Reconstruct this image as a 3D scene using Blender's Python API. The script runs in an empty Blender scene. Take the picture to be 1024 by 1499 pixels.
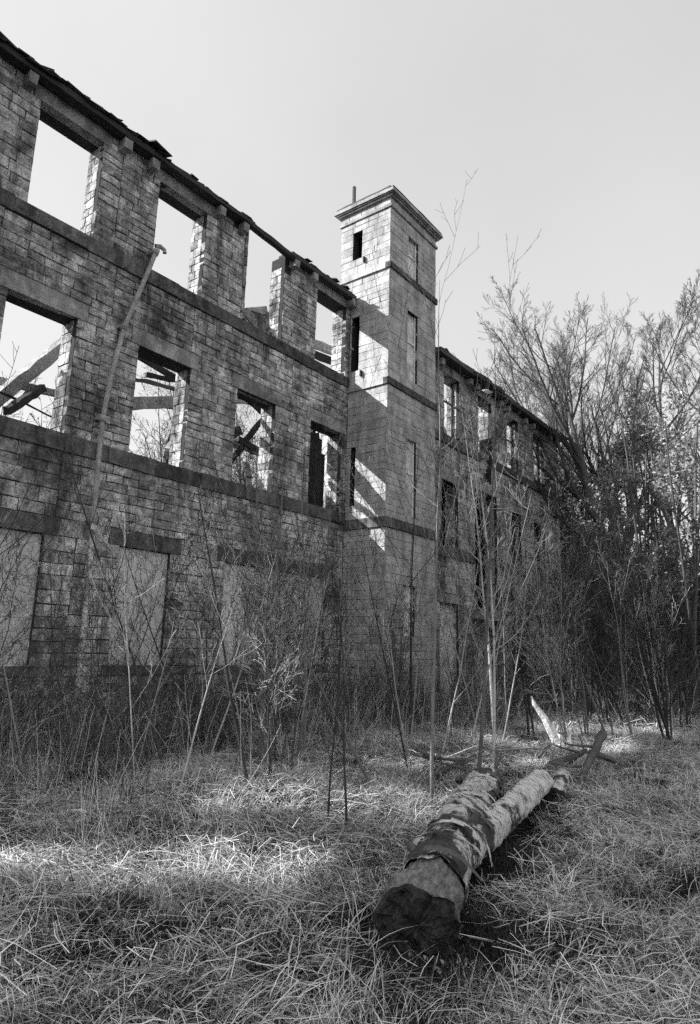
import bpy, math, random
import numpy as np
from mathutils import Vector, Matrix
random.seed(7)
RS = np.random.RandomState(11)
sc = bpy.context.scene
COL = sc.collection

# ------------------------------------------------------------------ camera
F, CX, CY, PW, PH = 970.0, 512.0, 749.5, 1024.0, 1499.0
ax = np.array([757, -220.5, -F]); ax /= np.linalg.norm(ax)
az = np.array([138, 4750, -F]); az -= ax * ax.dot(az); az /= np.linalg.norm(az)
ay = np.cross(az, ax)
ROT = np.array([ax, ay, az])            # world = ROT @ camera
EYE = 1.6
cam_d = bpy.data.cameras.new('camera'); cam = bpy.data.objects.new('camera', cam_d); COL.objects.link(cam)
M = Matrix([list(r) for r in ROT]).to_4x4(); M.translation = Vector((0, 0, EYE))
cam.matrix_world = M
cam_d.sensor_fit = 'VERTICAL'; cam_d.sensor_height = 36; cam_d.lens = F / PH * 36
cam_d.clip_start = 0.05; cam_d.clip_end = 8000
sc.camera = cam
def project(P):
    q = (np.asarray(P, float) - [0, 0, EYE]) @ ROT
    w = np.where(q[..., 2] < -0.05, -q[..., 2], np.nan)
    return CX + F * q[..., 0] / w, CY - F * q[..., 1] / w, w

# ------------------------------------------------------------------ sky and sun
SUN = np.array([-0.78, 1.0, 0.86]); SUN /= np.linalg.norm(SUN)      # towards the sun
elev = math.asin(SUN[2]); azim = math.atan2(SUN[0], SUN[1])
w = bpy.data.worlds.new('World'); sc.world = w; w.use_nodes = True
nt = w.node_tree; nt.nodes.clear()
sky = nt.nodes.new('ShaderNodeTexSky'); sky.sky_type = 'NISHITA'; sky.sun_disc = False
sky.sun_elevation = elev; sky.sun_rotation = azim; sky.air_density = 1.0; sky.dust_density = 2.0; sky.ozone_density = 0.4
bw = nt.nodes.new('ShaderNodeRGBToBW')                                # black and white film
bg = nt.nodes.new('ShaderNodeBackground'); bg.inputs['Strength'].default_value = 0.15
wo = nt.nodes.new('ShaderNodeOutputWorld')
pw_ = nt.nodes.new('ShaderNodeMath'); pw_.operation = 'POWER'; pw_.inputs[1].default_value = 0.25      # hazy sky, flattened as the film saw it
gn = nt.nodes.new('ShaderNodeMath'); gn.operation = 'MULTIPLY'; gn.inputs[1].default_value = 2.2
nt.links.new(sky.outputs[0], bw.inputs[0]); nt.links.new(bw.outputs[0], pw_.inputs[0]); nt.links.new(pw_.outputs[0], gn.inputs[0]); cn = nt.nodes.new('ShaderNodeTexNoise'); cn.inputs['Scale'].default_value = 2.2; cn.inputs['Detail'].default_value = 6
cc = nt.nodes.new('ShaderNodeTexCoord'); nt.links.new(cc.outputs['Generated'], cn.inputs['Vector'])
cm = nt.nodes.new('ShaderNodeMapRange'); cm.inputs['From Min'].default_value = .3; cm.inputs['From Max'].default_value = .7; cm.inputs['To Min'].default_value = .95; cm.inputs['To Max'].default_value = 1.05
c2 = nt.nodes.new('ShaderNodeMath'); c2.operation = 'MULTIPLY'
nt.links.new(cn.outputs['Fac'], cm.inputs['Value']); nt.links.new(cm.outputs[0], c2.inputs[0]); nt.links.new(gn.outputs[0], c2.inputs[1]); nt.links.new(c2.outputs[0], bg.inputs[0]); nt.links.new(bg.outputs[0], wo.inputs[0])
sl = bpy.data.lights.new('sun', 'SUN'); sl.energy = 5.0; sl.angle = math.radians(0.5)
so = bpy.data.objects.new('sun', sl); COL.objects.link(so)
so.rotation_euler = Vector(SUN).to_track_quat('Z', 'Y').to_euler(); so.location = (0, 0, 60)
sc.view_settings.view_transform = 'Standard'; sc.view_settings.look = 'None'
sc.view_settings.gamma = 1.0; sc.view_settings.use_curve_mapping = False
sc.view_settings.exposure = 1.0
sc.render.engine = 'CYCLES'
sc.cycles.max_bounces = 3; sc.cycles.diffuse_bounces = 2; sc.cycles.use_denoising = False
sc.cycles.use_adaptive_sampling = True; sc.cycles.adaptive_threshold = 0.03

# ------------------------------------------------------------------ helpers
def mesh_np(name, V, quads=None, tris=None, smooth=False):
    me = bpy.data.meshes.new(name)
    V = np.asarray(V, np.float32).reshape(-1, 3)
    q = np.zeros((0, 4), np.int32) if quads is None else np.asarray(quads, np.int32).reshape(-1, 4)
    t = np.zeros((0, 3), np.int32) if tris is None else np.asarray(tris, np.int32).reshape(-1, 3)
    me.vertices.add(len(V)); me.vertices.foreach_set('co', V.ravel())
    loops = np.concatenate([q.ravel(), t.ravel()])
    me.loops.add(len(loops)); me.loops.foreach_set('vertex_index', loops)
    n = len(q) + len(t)
    start = np.concatenate([np.arange(len(q)) * 4, len(q) * 4 + np.arange(len(t)) * 3]).astype(np.int32)
    tot = np.concatenate([np.full(len(q), 4), np.full(len(t), 3)]).astype(np.int32)
    me.polygons.add(n); me.polygons.foreach_set('loop_start', start); me.polygons.foreach_set('loop_total', tot)
    me.polygons.foreach_set('use_smooth', np.full(n, bool(smooth)))
    me.update(calc_edges=True)
    return me
def link(name, me, mat=None, parent=None):
    o = bpy.data.objects.new(name, me); COL.objects.link(o)
    if mat is not None and not me.materials: me.materials.append(mat)
    if parent is not None:
        o.parent = parent; o.matrix_parent_inverse = Matrix.Translation(-root_loc(parent))
    return o
LOC = {}
def root_loc(p):
    return LOC.get(p.name, Vector((0, 0, 0)))
def thing(name, label, cat, loc=(0, 0, 0), group=None):
    o = bpy.data.objects.new(name, None); COL.objects.link(o); o.location = loc
    o.empty_display_size = 0.2
    LOC[o.name] = Vector(loc)
    return tag(o, label, cat, group)
def tag(o, label=None, cat=None, group=None, kind=None):
    if label: o['label'] = label
    if cat: o['category'] = cat
    if group: o['group'] = group
    if kind: o['kind'] = kind
    return o
BQ = np.array([[0, 1, 3, 2], [4, 6, 7, 5], [0, 4, 5, 1], [2, 3, 7, 6], [0, 2, 6, 4], [1, 5, 7, 3]])
class MB:
    """collects boxes and beams for ONE mesh"""
    def __init__(s): s.V = []; s.Q = []; s.n = 0
    def raw(s, V, Q):
        s.V.append(np.asarray(V, float)); s.Q.append(np.asarray(Q) + s.n); s.n += len(V); return s
    def box(s, x0, x1, y0, y1, z0, z1, jit=0.0):
        V = np.array([[x, y, z] for x in (x0, x1) for y in (y0, y1) for z in (z0, z1)], float)
        if jit: V += RS.uniform(-jit, jit, V.shape)
        return s.raw(V, BQ)
    def beam(s, a, b, wd, ht, jit=0.0, seg=1):
        a = np.array(a, float); b = np.array(b, float); d = b - a; L = np.linalg.norm(d); d /= L
        u = np.cross(d, [0, 0, 1.0]);
        if np.linalg.norm(u) < 1e-3: u = np.array([1.0, 0, 0])
        u /= np.linalg.norm(u); v = np.cross(u, d)
        V = []; Q = []
        for k in range(seg + 1):
            c = a + d * L * k / seg + (RS.uniform(-jit, jit, 3) if jit else 0)
            for p, q in ((-1, -1), (1, -1), (1, 1), (-1, 1)): V.append(c + u * p * wd / 2 + v * q * ht / 2 + (RS.uniform(-jit, jit, 3) if jit else 0))
            if k:
                o = (k - 1) * 4
                for m in range(4): Q.append([o + m, o + (m + 1) % 4, o + 4 + (m + 1) % 4, o + 4 + m])
        Q.append([0, 1, 2, 3]); o = seg * 4; Q.append([o + 3, o + 2, o + 1, o])
        return s.raw(V, Q)
    def build(s, name, mat, parent=None):
        return link(name, mesh_np(name, np.concatenate(s.V), quads=np.concatenate(s.Q)), mat, parent)
def tubes(P, R, sides):
    """P (N,k,3) polylines, R (N,k) radii -> verts, quads"""
    P = np.asarray(P, float); R = np.asarray(R, float); N, k, _ = P.shape
    T = np.gradient(P, axis=1); T /= np.linalg.norm(T, axis=2, keepdims=True) + 1e-9
    ref = np.where(np.abs(T[:, :1, 2:3]) > 0.8, np.array([1.0, 0, 0]), np.array([0, 0, 1.0]))
    U = np.cross(T, np.broadcast_to(ref, T.shape)); U /= np.linalg.norm(U, axis=2, keepdims=True) + 1e-9
    W = np.cross(T, U)
    a = np.arange(sides) * 2 * np.pi / sides
    V = P[:, :, None, :] + R[:, :, None, None] * (np.cos(a)[None, None, :, None] * U[:, :, None, :] + np.sin(a)[None, None, :, None] * W[:, :, None, :])
    idx = np.arange(N * k * sides).reshape(N, k, sides)
    A = idx[:, :-1, :]; B = np.roll(A, -1, axis=2); D = idx[:, 1:, :]; C = np.roll(D, -1, axis=2)
    return V.reshape(-1, 3), np.stack([A, B, C, D], -1).reshape(-1, 4)
class TM:
    def __init__(s): s.V = []; s.Q = []; s.n = 0
    def add(s, P, R, sides=4):
        if len(P) == 0: return s
        V, Q = tubes(P, R, sides); s.V.append(V); s.Q.append(Q + s.n); s.n += len(V); return s
    def build(s, name, mat, parent=None, smooth=True):
        return link(name, mesh_np(name, np.concatenate(s.V), quads=np.concatenate(s.Q), smooth=smooth), mat, parent)
def hsh(x, y, s=0.0):
    return np.sin(x * 1.7 + s) * np.cos(y * 1.3 - s * 2) + 0.6 * np.sin(x * 3.9 + y * 2.3 + s) + 0.4 * np.cos(y * 6.1 - x * 4.3 + s * 3)
def gz(x, y):
    x = np.asarray(x, float); y = np.asarray(y, float)
    d = np.sqrt(x * x + y * y)
    near = np.clip(1 - d / 60, 0, 1)
    return 0.06 * near * hsh(x * 0.8, y * 0.8) + 0.025 * near * hsh(x * 2.6, y * 2.6, 2.0) + 0.04 * np.clip(y - 3, 0, 8) * near * 0.35

# ------------------------------------------------------------------ materials (all grey: black and white film)
def mat(name, base, var=0.15, nscale=3.0, nvar=0.5, fine=40.0, fvar=0.4, bump=0.3, bdist=0.01, rough=0.9, stain=0.0, stain_scale=0.6, stain_col=0.3, stretch=(1, 1, 1), spec=0.05, per_obj=True, lo=None, obj_coords=False, translucent=0.0, streak=0.0):
    m = bpy.data.materials.new(name); m.use_nodes = True; n = m.node_tree; N = n.nodes; L = n.links; N.clear()
    out = N.new('ShaderNodeOutputMaterial'); p = N.new('ShaderNodeBsdfPrincipled'); L.new(p.outputs[0], out.inputs[0])
    p.inputs['Roughness'].default_value = rough; p.inputs['Specular IOR Level'].default_value = spec
    g = N.new('ShaderNodeNewGeometry'); tc = N.new('ShaderNodeTexCoord')
    mp = N.new('ShaderNodeMapping'); mp.inputs['Scale'].default_value = stretch
    L.new(tc.outputs['Object'] if obj_coords else g.outputs['Position'], mp.inputs[0])
    def noise(s, det=5, r=0.6):
        t = N.new('ShaderNodeTexNoise'); t.inputs['Scale'].default_value = s; t.inputs['Detail'].default_value = det; t.inputs['Roughness'].default_value = r
        L.new(mp.outputs[0], t.inputs['Vector']); return t.outputs['Fac']
    def mth(op, a, b=None, c=None):
        t = N.new('ShaderNodeMath'); t.operation = op
        for i, v in enumerate((a, b, c)):
            if v is None: continue
            if isinstance(v, (int, float)): t.inputs[i].default_value = v
            else: L.new(v, t.inputs[i])
        return t.outputs[0]
    v = None
    oi = N.new('ShaderNodeObjectInfo')
    rnd = mth('FRACT', mth('ADD', oi.outputs['Random'], g.outputs['Random Per Island']))
    v = mth('MULTIPLY_ADD', mth('SUBTRACT', rnd, 0.5), 2 * var, 1.0)
    n1 = noise(nscale); v = mth('MULTIPLY', v, mth('MULTIPLY_ADD', mth('SUBTRACT', n1, 0.5), 2 * nvar, 1.0))
    n2 = noise(fine, 3); v = mth('MULTIPLY', v, mth('MULTIPLY_ADD', mth('SUBTRACT', n2, 0.5), 2 * fvar, 1.0))
    if stain:
        s = noise(stain_scale, 6, 0.65)
        mr = N.new('ShaderNodeMapRange'); mr.inputs['From Min'].default_value = 0.48; mr.inputs['From Max'].default_value = 0.62
        L.new(s, mr.inputs['Value'])
        v = mth('MULTIPLY', v, mth('MULTIPLY_ADD', mr.outputs[0], -(1 - stain_col) * stain, 1.0))
    if streak:
        mp2 = N.new('ShaderNodeMapping'); mp2.inputs['Scale'].default_value = (1, 1, .16); L.new(g.outputs['Position'], mp2.inputs[0])
        t = N.new('ShaderNodeTexNoise'); t.inputs['Scale'].default_value = 3.2; t.inputs['Detail'].default_value = 6; t.inputs['Roughness'].default_value = .65; L.new(mp2.outputs[0], t.inputs[0])
        mr = N.new('ShaderNodeMapRange'); mr.inputs['From Min'].default_value = 0.46; mr.inputs['From Max'].default_value = 0.62; L.new(t.outputs['Fac'], mr.inputs['Value'])
        v = mth('MULTIPLY', v, mth('MULTIPLY_ADD', mr.outputs[0], -streak, 1.0))
    v = mth('MULTIPLY', v, base)
    v = mth('MAXIMUM', v, 0.006)
    L.new(v, p.inputs['Base Color'])
    if bump:
        b = N.new('ShaderNodeBump'); b.inputs['Strength'].default_value = bump; b.inputs['Distance'].default_value = bdist
        L.new(mth('ADD', n2, mth('MULTIPLY', n1, 0.6)), b.inputs['Height']); L.new(b.outputs[0], p.inputs['Normal'])
    if translucent:
        tr = N.new('ShaderNodeBsdfTranslucent'); L.new(v, tr.inputs[0]); mx = N.new('ShaderNodeMixShader'); mx.inputs[0].default_value = translucent
        L.new(p.outputs[0], mx.inputs[1]); L.new(tr.outputs[0], mx.inputs[2]); L.new(mx.outputs[0], out.inputs[0])
    return m
m_stone = mat('weathered_sandstone', 0.47, 0.33, 7.0, 1.4, 38, 1.4, 1.0, 0.016, stain=0.9, stain_scale=0.6, stain_col=0.3, streak=.55)
m_ashlar = mat('pale_ashlar', 0.47, 0.13, 3.5, 0.6, 32, 0.8, 0.5, 0.008, stain=0.4, stain_scale=0.8, stain_col=0.5, streak=.3)
m_mortar = mat('dark_mortar', 0.05, 0, 5, 0.5, 50, 0.5, 0.8, 0.01)
m_band = mat('sooty_sill_stone', 0.13, 0.3, 6, 1.2, 40, 1.2, 0.8, 0.014, stain=.5, stain_scale=1.3, streak=.45)
m_lintel = mat('lintel_stone', 0.34, 0.15, 5, 0.8, 34, 0.9, 0.6, 0.012, stain=0.6, stain_scale=1.2, streak=.3)
m_wood = mat('dark_timber', 0.07, 0.3, 3, 0.6, 35, 0.7, 0.7, 0.01, stretch=(0.4, 1, 1))
m_pale_wood = mat('weathered_timber', 0.42, 0.3, 3, 0.9, 30, 1.1, 0.8, 0.015)
m_slate = mat('old_slate', 0.06, 0.4, 6, 0.5, 40, 0.5, 0.5, 0.008, rough=0.6)
m_board = mat('weathered_chipboard', 0.62, 0.08, 1.2, 0.35, 55, 0.75, 0.2, 0.004, stain=0.25, stain_scale=2.5)
m_boardl = mat('pale_boarding', 0.75, 0.08, 1.5, 0.45, 60, 0.5, 0.2, 0.004, stain=0.6, stain_scale=1.6)
m_white = mat('flaking_white_paint', 0.82, 0.1, 4, 0.3, 50, 0.3, 0.2, 0.004)
m_plaster = mat('pale_plaster', 0.6, 0.0, 1.5, 0.4, 20, 0.3, 0.3, 0.01, stain=0.5, stain_scale=1.0)
m_iron = mat('rusty_cast_iron', 0.36, 0.1, 4, 0.8, 30, 0.9, 0.5, 0.006, rough=0.7)
m_void = mat('void_shade', 0.04, 0.0, 2, 0.5, 20, 0.4, 0.3, 0.01)  # near-black base colour stands in for the darkness of unlit insides
m_ground = mat('leaf_litter_soil', 0.035, 0.0, 1.6, 0.8, 28, 0.9, 1.0, 0.04, stain=0.5, stain_scale=0.9)
m_bark = mat('dark_bark', 0.11, 0.2, 3, 0.5, 25, 0.6, 0.6, 0.01)
m_twig = mat('bare_twigs', 0.10, 0.35, 2, 0.5, 12, 0.3, 0.0)
m_twigp = mat('pale_twigs', 0.40, 0.35, 2, 0.5, 12, 0.4, 0.0)
m_twigd = mat('dark_twigs', 0.06, 0.4, 2, 0.5, 12, 0.4, 0.0)
m_stem = mat('smooth_sapling_bark', 0.20, 0.3, 6, 0.5, 40, 0.5, 0.2, 0.003)
m_straw = mat('dead_grass', 0.48, 0.95, 0.9, 0.7, 9, 0.35, 0.0, rough=0.7)
m_moss = mat('short_moss_grass', 0.05, 0.5, 1.2, 0.8, 10, 0.4, 0.0)
m_stalk = mat('dry_stalk', 0.5, 0.4, 5, 0.6, 30, 0.6, 0.0)
m_litter = mat('leaf_litter', 0.22, 0.9, 4, 0.6, 20, 0.5, 0.0)
m_flake = mat('flaking_pale_paint_on_iron', 0.6, 0, 9, 1.3, 40, 1.0, 0.4, 0.004, stain=.85, stain_scale=7, stain_col=.15)
m_ivy = mat('ivy_leaves', 0.26, 0.6, 1.5, 0.5, 10, 0.3, 0.0, rough=0.35, spec=0.6, translucent=0.3)
m_dleaf = mat('dark_evergreen_leaves', 0.055, 0.5, 1.5, 0.5, 10, 0.3, 0.0, rough=0.35, spec=0.6)

# ------------------------------------------------------------------ ground
def axis(c, near, step, far):
    a = np.arange(-near, near + 1e-6, step); g = near * np.geomspace(1.0, far / near, 26)[1:]
    return np.concatenate([-g[::-1], a, g]) + c
gx = axis(10, 24, 0.16, 3000); gy = axis(8, 22, 0.16, 3000)
GX, GY = np.meshgrid(gx, gy, indexing='ij'); GZ = gz(GX, GY)
GZ = GZ + 0.012 * np.clip(1 - np.hypot(GX, GY) / 40, 0, 1) * RS.normal(size=GX.shape)
ii = np.arange(GX.size).reshape(GX.shape)
gq = np.stack([ii[:-1, :-1], ii[1:, :-1], ii[1:, 1:], ii[:-1, 1:]], -1).reshape(-1, 4)
tag(link('ground', mesh_np('ground', np.stack([GX, GY, GZ], -1), quads=gq, smooth=True), m_ground), kind='structure')

# ------------------------------------------------------------------ masonry
ST_Q = np.array([[0, 1, 5, 4], [1, 2, 6, 5], [2, 3, 7, 6], [3, 0, 4, 7], [8, 9, 12, 11], [9, 10, 13, 12], [11, 12, 15, 14], [12, 13, 16, 15]])
ST_T = np.array([[4, 5, 9], [4, 9, 8], [5, 10, 9], [5, 6, 13], [5, 13, 10], [6, 16, 13], [6, 7, 15], [6, 15, 16], [7, 14, 15], [7, 4, 11], [7, 11, 14], [4, 8, 11]])
def stone_verts(fr, u0, u1, z0, z1, proud=0.010, rough=0.0025, depth=0.12, bev=0.007, skew=0.005):
    """one dressed block: rim, bevel and a 3 x 3 hewn face, in wall frame fr=(origin,u,n)"""
    O, U, Nn = fr
    j = lambda s: random.uniform(-s, s)
    c = [[u0 + j(skew), z0 + j(skew)], [u1 + j(skew), z0 + j(skew)], [u1 + j(skew), z1 + j(skew)], [u0 + j(skew), z1 + j(skew)]]
    pr = proud + j(proud * 0.7)
    L = [[a, b, -depth] for a, b in c] + [[a, b, pr - bev * 0.9] for a, b in c]
    for r in range(3):
        for q in range(3):
            fu = (bev, 0, -bev)[q]; fz = (bev, 0, -bev)[r]
            bu = q / 2; bz = r / 2
            a = (c[0][0] * (1 - bu) + c[1][0] * bu) * (1 - bz) + (c[3][0] * (1 - bu) + c[2][0] * bu) * bz
            b = (c[0][1] * (1 - bu) + c[1][1] * bu) * (1 - bz) + (c[3][1] * (1 - bu) + c[2][1] * bu) * bz
            L.append([a + fu, b + fz, pr + j(rough) + (rough * 0.5 if q == 1 and r == 1 else 0)])
    L = np.array(L)
    return O + L[:, :1] * U + np.array([0, 0, 1.0]) * L[:, 1:2] + L[:, 2:3] * Nn
def courses(keys, h):
    out = []
    for a, b in zip(keys[:-1], keys[1:]):
        n = max(1, int(round((b - a) / h))); w_ = np.array([random.uniform(0.82, 1.18) for _ in range(n)]); w_ = w_ / w_.sum() * (b - a)
        z = a
        for q in w_: out.append((z, z + q)); z += q
    return out
def wall_stones(fr, u0, u1, keys, voids, h=0.19, lmin=0.2, lmax=0.52, gap=0.012, skip=None, **kw):
    res = []
    for ka, kb in zip(keys[:-1], keys[1:]):
        zb = [u0]
        while u1 - zb[-1] > 3.2: zb.append(zb[-1] + random.uniform(1.1, 2.9))
        zb.append(u1)
        for v0, v1 in zip(zb[:-1], zb[1:]):
          for z0, z1 in courses([ka, kb], h * random.choice((.85, 1, 1, 1.2))):
            zm = (z0 + z1) / 2
            blk = sorted((a, b) for a, b, c, d in voids if c < zm < d)
            iv = []; cur = v0
            for a, b in blk:
                if b <= v0 or a >= v1: continue
                if a > cur: iv.append((cur, min(a, v1)))
                cur = max(cur, b)
            if cur < v1: iv.append((cur, v1))
            for a, b in iv:
                if b - a < 0.05: continue
                x = a; cuts = [a]
                while b - x > lmax:
                    x += random.uniform(lmin, lmax)
                    if b - x < lmin * 0.7: break
                    cuts.append(x)
                cuts.append(b)
                for p, q in zip(cuts[:-1], cuts[1:]):
                    if skip and skip((p + q) / 2, zm): continue
                    res.append(stone_verts(fr, p + gap / 2, q - gap / 2, z0 + gap / 2, z1 - gap / 2, **kw))
    return res
def cells(fr_map, us, zs, empty, t0, t1):
    """solid core with openings: us,zs break lists; faces only where a neighbour is empty"""
    V = []; Q = []
    us = sorted(set(us)); zs = sorted(set(zs)); E = lambda i, k: i < 0 or k < 0 or i >= len(us) - 1 or k >= len(zs) - 1 or empty((us[i] + us[i + 1]) / 2, (zs[k] + zs[k + 1]) / 2)
    def face(pts): V.extend(fr_map(*p) for p in pts); n = len(V); Q.append([n - 4, n - 3, n - 2, n - 1])
    for i in range(len(us) - 1):
        for k in range(len(zs) - 1):
            if E(i, k): continue
            a, b, c, d = us[i], us[i + 1], zs[k], zs[k + 1]
            face([(a, t0, c), (b, t0, c), (b, t0, d), (a, t0, d)]); face([(a, t1, c), (b, t1, c), (b, t1, d), (a, t1, d)])
            if E(i - 1, k): face([(a, t0, c), (a, t1, c), (a, t1, d), (a, t0, d)])
            if E(i + 1, k): face([(b, t0, c), (b, t1, c), (b, t1, d), (b, t0, d)])
            if E(i, k - 1): face([(a, t0, c), (b, t0, c), (b, t1, c), (a, t1, c)])
            if E(i, k + 1): face([(a, t0, d), (b, t0, d), (b, t1, d), (a, t1, d)])
    return V, Q
def place_stones(lst, m, root, n_single=300, name='stone', mass='stonework'):
    C = np.array([v.mean(0) for v in lst]); u, v, w_ = project(C)
    size = np.array([np.linalg.norm(q[16] - q[8]) for q in lst])
    inside = (u > 0) & (u < PW) & (v > 0) & (v < PH)
    score = np.where(inside, size / w_, -1.0 / (1 + np.hypot(C[:, 0], C[:, 1])))
    score = np.nan_to_num(score, nan=-9)
    order = np.argsort(-score)
    for i in order[:n_single]:
        link(name, mesh_np(name, lst[i], quads=ST_Q, tris=ST_T), m, root)
    rest = [lst[i] for i in order[n_single:]]
    if rest:
        k = np.arange(len(rest))[:, None, None] * 17
        o = link(mass, mesh_np(mass, np.concatenate(rest), quads=(ST_Q[None] + k).reshape(-1, 4), tris=(ST_T[None] + k).reshape(-1, 3)), m, root)
        o['kind'] = 'stuff'
Xv, Yv = np.array([1.0, 0, 0]), np.array([0, 1.0, 0])
def jamb(x, side, y0, y1, keys, h=0.21, depth=0.1):
    """reveal blocks on the plane X=x; side=-1 when the reveal faces -X"""
    fr = (np.array([x, 0, 0.0]), Yv, Xv * side); res = []
    for k, (z0, z1) in enumerate(courses(keys, h)):
        c = y0 + (y1 - y0) * (random.uniform(0.35, 0.5) if k % 2 else random.uniform(0.6, 0.78))
        for a, b in ((y0, c), (c, y1)):
            res.append(stone_verts(fr, a + 0.006, b - 0.006, z0 + 0.006, z1 - 0.006, proud=0.010, rough=0.006, depth=depth, skew=0.006))
    return res
def block_at(x0, x1, y0, y1, z0, z1, name, m, root, jit=0.008):
    return MB().box(x0, x1, y0, y1, z0, z1, jit).build(name, m, root)

# ================================================================== LEFT RUIN
FY, TH = 11.5, 0.5
ruin = thing('ruined_mill', 'roofless sandstone mill range with three rows of empty window openings, left of the square tower', 'building', (4, 11.75, 0))
BAY = 2.77
Mw = [(7.53 + BAY * k, 8.87 + BAY * k) for k in range(-5, 3)]                 # middle row
Ow = [(7.62 + BAY * 0.985 * k, 8.98 + BAY * 0.985 * k) for k in range(-5, 3)]
Mw = [(a - (0.03 if i % 2 else 0), b) for i, (a, b) in enumerate(Mw)]
Ow = [o_ for o_ in Ow if o_[0] > -1.0]  # far-left top openings left out: unseen solid wall keeps sun off the grass
Ow = [(4.88, 6.22) if abs(a - 4.89) < .1 else (a, b) for a, b in Ow]
Gw = [(7.5 + BAY * k, 8.74 + BAY * k) for k in range(-5, 2)] + [(12.1, 13.95)]
Z2, Z2t, ZM = 5.02, 5.34, 7.69
Z3, Z3t, ZO, ZE = 9.16, 9.46, 11.68, 12.0
G0, G1 = 1.12, 3.44
UL, UR = -7.0, 14.65
op = [(a, b, Z2t, ZM) for a, b in Mw] + [(a, b, Z3t, ZO) for a, b in Ow] + [(a, b, G0, G1) for a, b in Gw]
O3 = [o_ for o_ in Ow if abs(o_[0] - 10.35) < .2][0]; O3v = (O3[0], O3[1], Z3t, ZE + 0.2)                               # the bay with its lintel gone
lint = [(a - 0.2, b + 0.2, ZM, ZM + 0.36) for a, b in Mw] + [(a - 0.16, b + 0.16, ZO, ZE - 0.02) for a, b in Ow if a != O3[0]] + [(a - 0.25, b + 0.25, G1, G1 + 0.33) for a, b in Gw]
bands = [(UL, UR, Z2, Z2t), (UL, UR, Z3, Z3t)]
frF = (np.array([0, FY, 0.0]), Xv, -Yv)
keys = [-0.1, G0, G1, G1 + 0.33, Z2, Z2t, ZM, ZM + 0.36, Z3, Z3t, ZO, ZE - 0.02]
def p3_gone(u, z):   # the top corner stones of piers beside the open bay
    return z > 11.55 and (O3[1] - 0.02 < u < O3[1] + 0.3) or (z > 11.8 and O3[0] - 0.3 < u < O3[0])
stones = wall_stones(frF, UL, UR - 0.005, keys, op + [O3v] + lint + bands, skip=p3_gone, rough=0.008, proud=0.014, skew=0.011, bev=.009)
for (a, b, c, d) in op + [O3v]:
    if (a, b, c, d) == (O3[0], O3[1], Z3t, ZO): continue
    if c == G0 or a < 0.5: continue
    kk = [c, d if d < 11.9 else ZO]
    stones += jamb(b, -1, FY + 0.11, FY + TH + 0.02, kk); stones += jamb(a, 1, FY + 0.11, FY + TH + 0.02, kk)
place_stones(stones, m_stone, ruin)
allv = op + [O3v]
us = [UL, UR] + [q for v_ in allv for q in v_[:2]]; zs = [-0.3, ZE] + [q for v_ in allv for q in v_[2:] if q < ZE]
def emptyF(u, z): return any(a < u < b and c < z < d for a, b, c, d in allv)
V, Q = cells(lambda u, t, z: (u, t, z), us, zs, emptyF, FY + 0.004, FY + TH)
link('wall_core', mesh_np('wall_core', V, quads=Q), m_mortar, ruin)
def band(root, x0, x1, yf, z0, z1, proud=0.06, back=0.16, lo=0.9, hi=1.5):
    x = x0
    while x < x1 - 0.05:
        e = min(x1, x + random.uniform(lo, hi));  e = x1 if x1 - e < 0.4 else e
        block_at(x + 0.007, e - 0.007, yf - proud + random.uniform(-.01, .01), yf + back, z0, z1 + random.uniform(-.008, .008), 'sill_stone', m_band, root, 0.013)
        x = e
band(ruin, UL, UR - 0.01, FY, Z2, Z2t); band(ruin, UL, UR - 0.01, FY, Z3, Z3t)
# inner half of the sills inside the openings and the lintels (whole thickness: their soffits show)
for a, b, c, d in lint:
    gl = c == G1
    block_at(a + 0.005, b - 0.005, FY - 0.022, FY + 0.2, c, d - 0.01, 'lintel', m_band if gl else m_lintel, ruin, 0.006)
    if not gl: block_at(a + 0.03, b - 0.03, FY + 0.205, FY + TH + 0.01, c + 0.01, d - 0.02, 'inner_lintel', m_wood, ruin, 0.008)
for a, b in Mw + Ow:
    zt = Z2t if (a, b) in Mw else Z3t
    if a > -4: block_at(a + 0.02, b - 0.02, FY + 0.165, FY + TH + 0.02, zt - 0.2, zt + 0.004, 'inner_sill', m_stone, ruin, 0.006)
# chipboard in the ground floor openings
for k, (a, b) in enumerate(Gw):
    nb = 2 if b - a > 1.5 else 1
    for q in range(nb):
        x0 = a + (b - a) * q / nb; x1 = a + (b - a) * (q + 1) / nb
        block_at(x0 + 0.01, x1 - 0.01, FY + 0.07 + 0.01 * q, FY + 0.09 + 0.01 * q, G0 + 0.02, G1 - 0.015, 'window_board', m_boardl if k == 6 else m_board, ruin, 0.003)
    if a > 3:
        for zz in (G0 + .05, (G0 + G1) / 2 + random.uniform(-.1, .1), G1 - .08):
            for xx in np.linspace(a + .06, b - .06, 4): MB().box(xx - .009, xx + .009, FY + .062, FY + .068, zz - .009, zz + .009).build('nail_head', m_iron, ruin)
    MB().box(a - 0.12, b + 0.12, FY - 0.05, FY + 0.3, G0 - 0.16, G0 + 0.01, 0.006).build('ground_sill', m_band, ruin)
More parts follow.
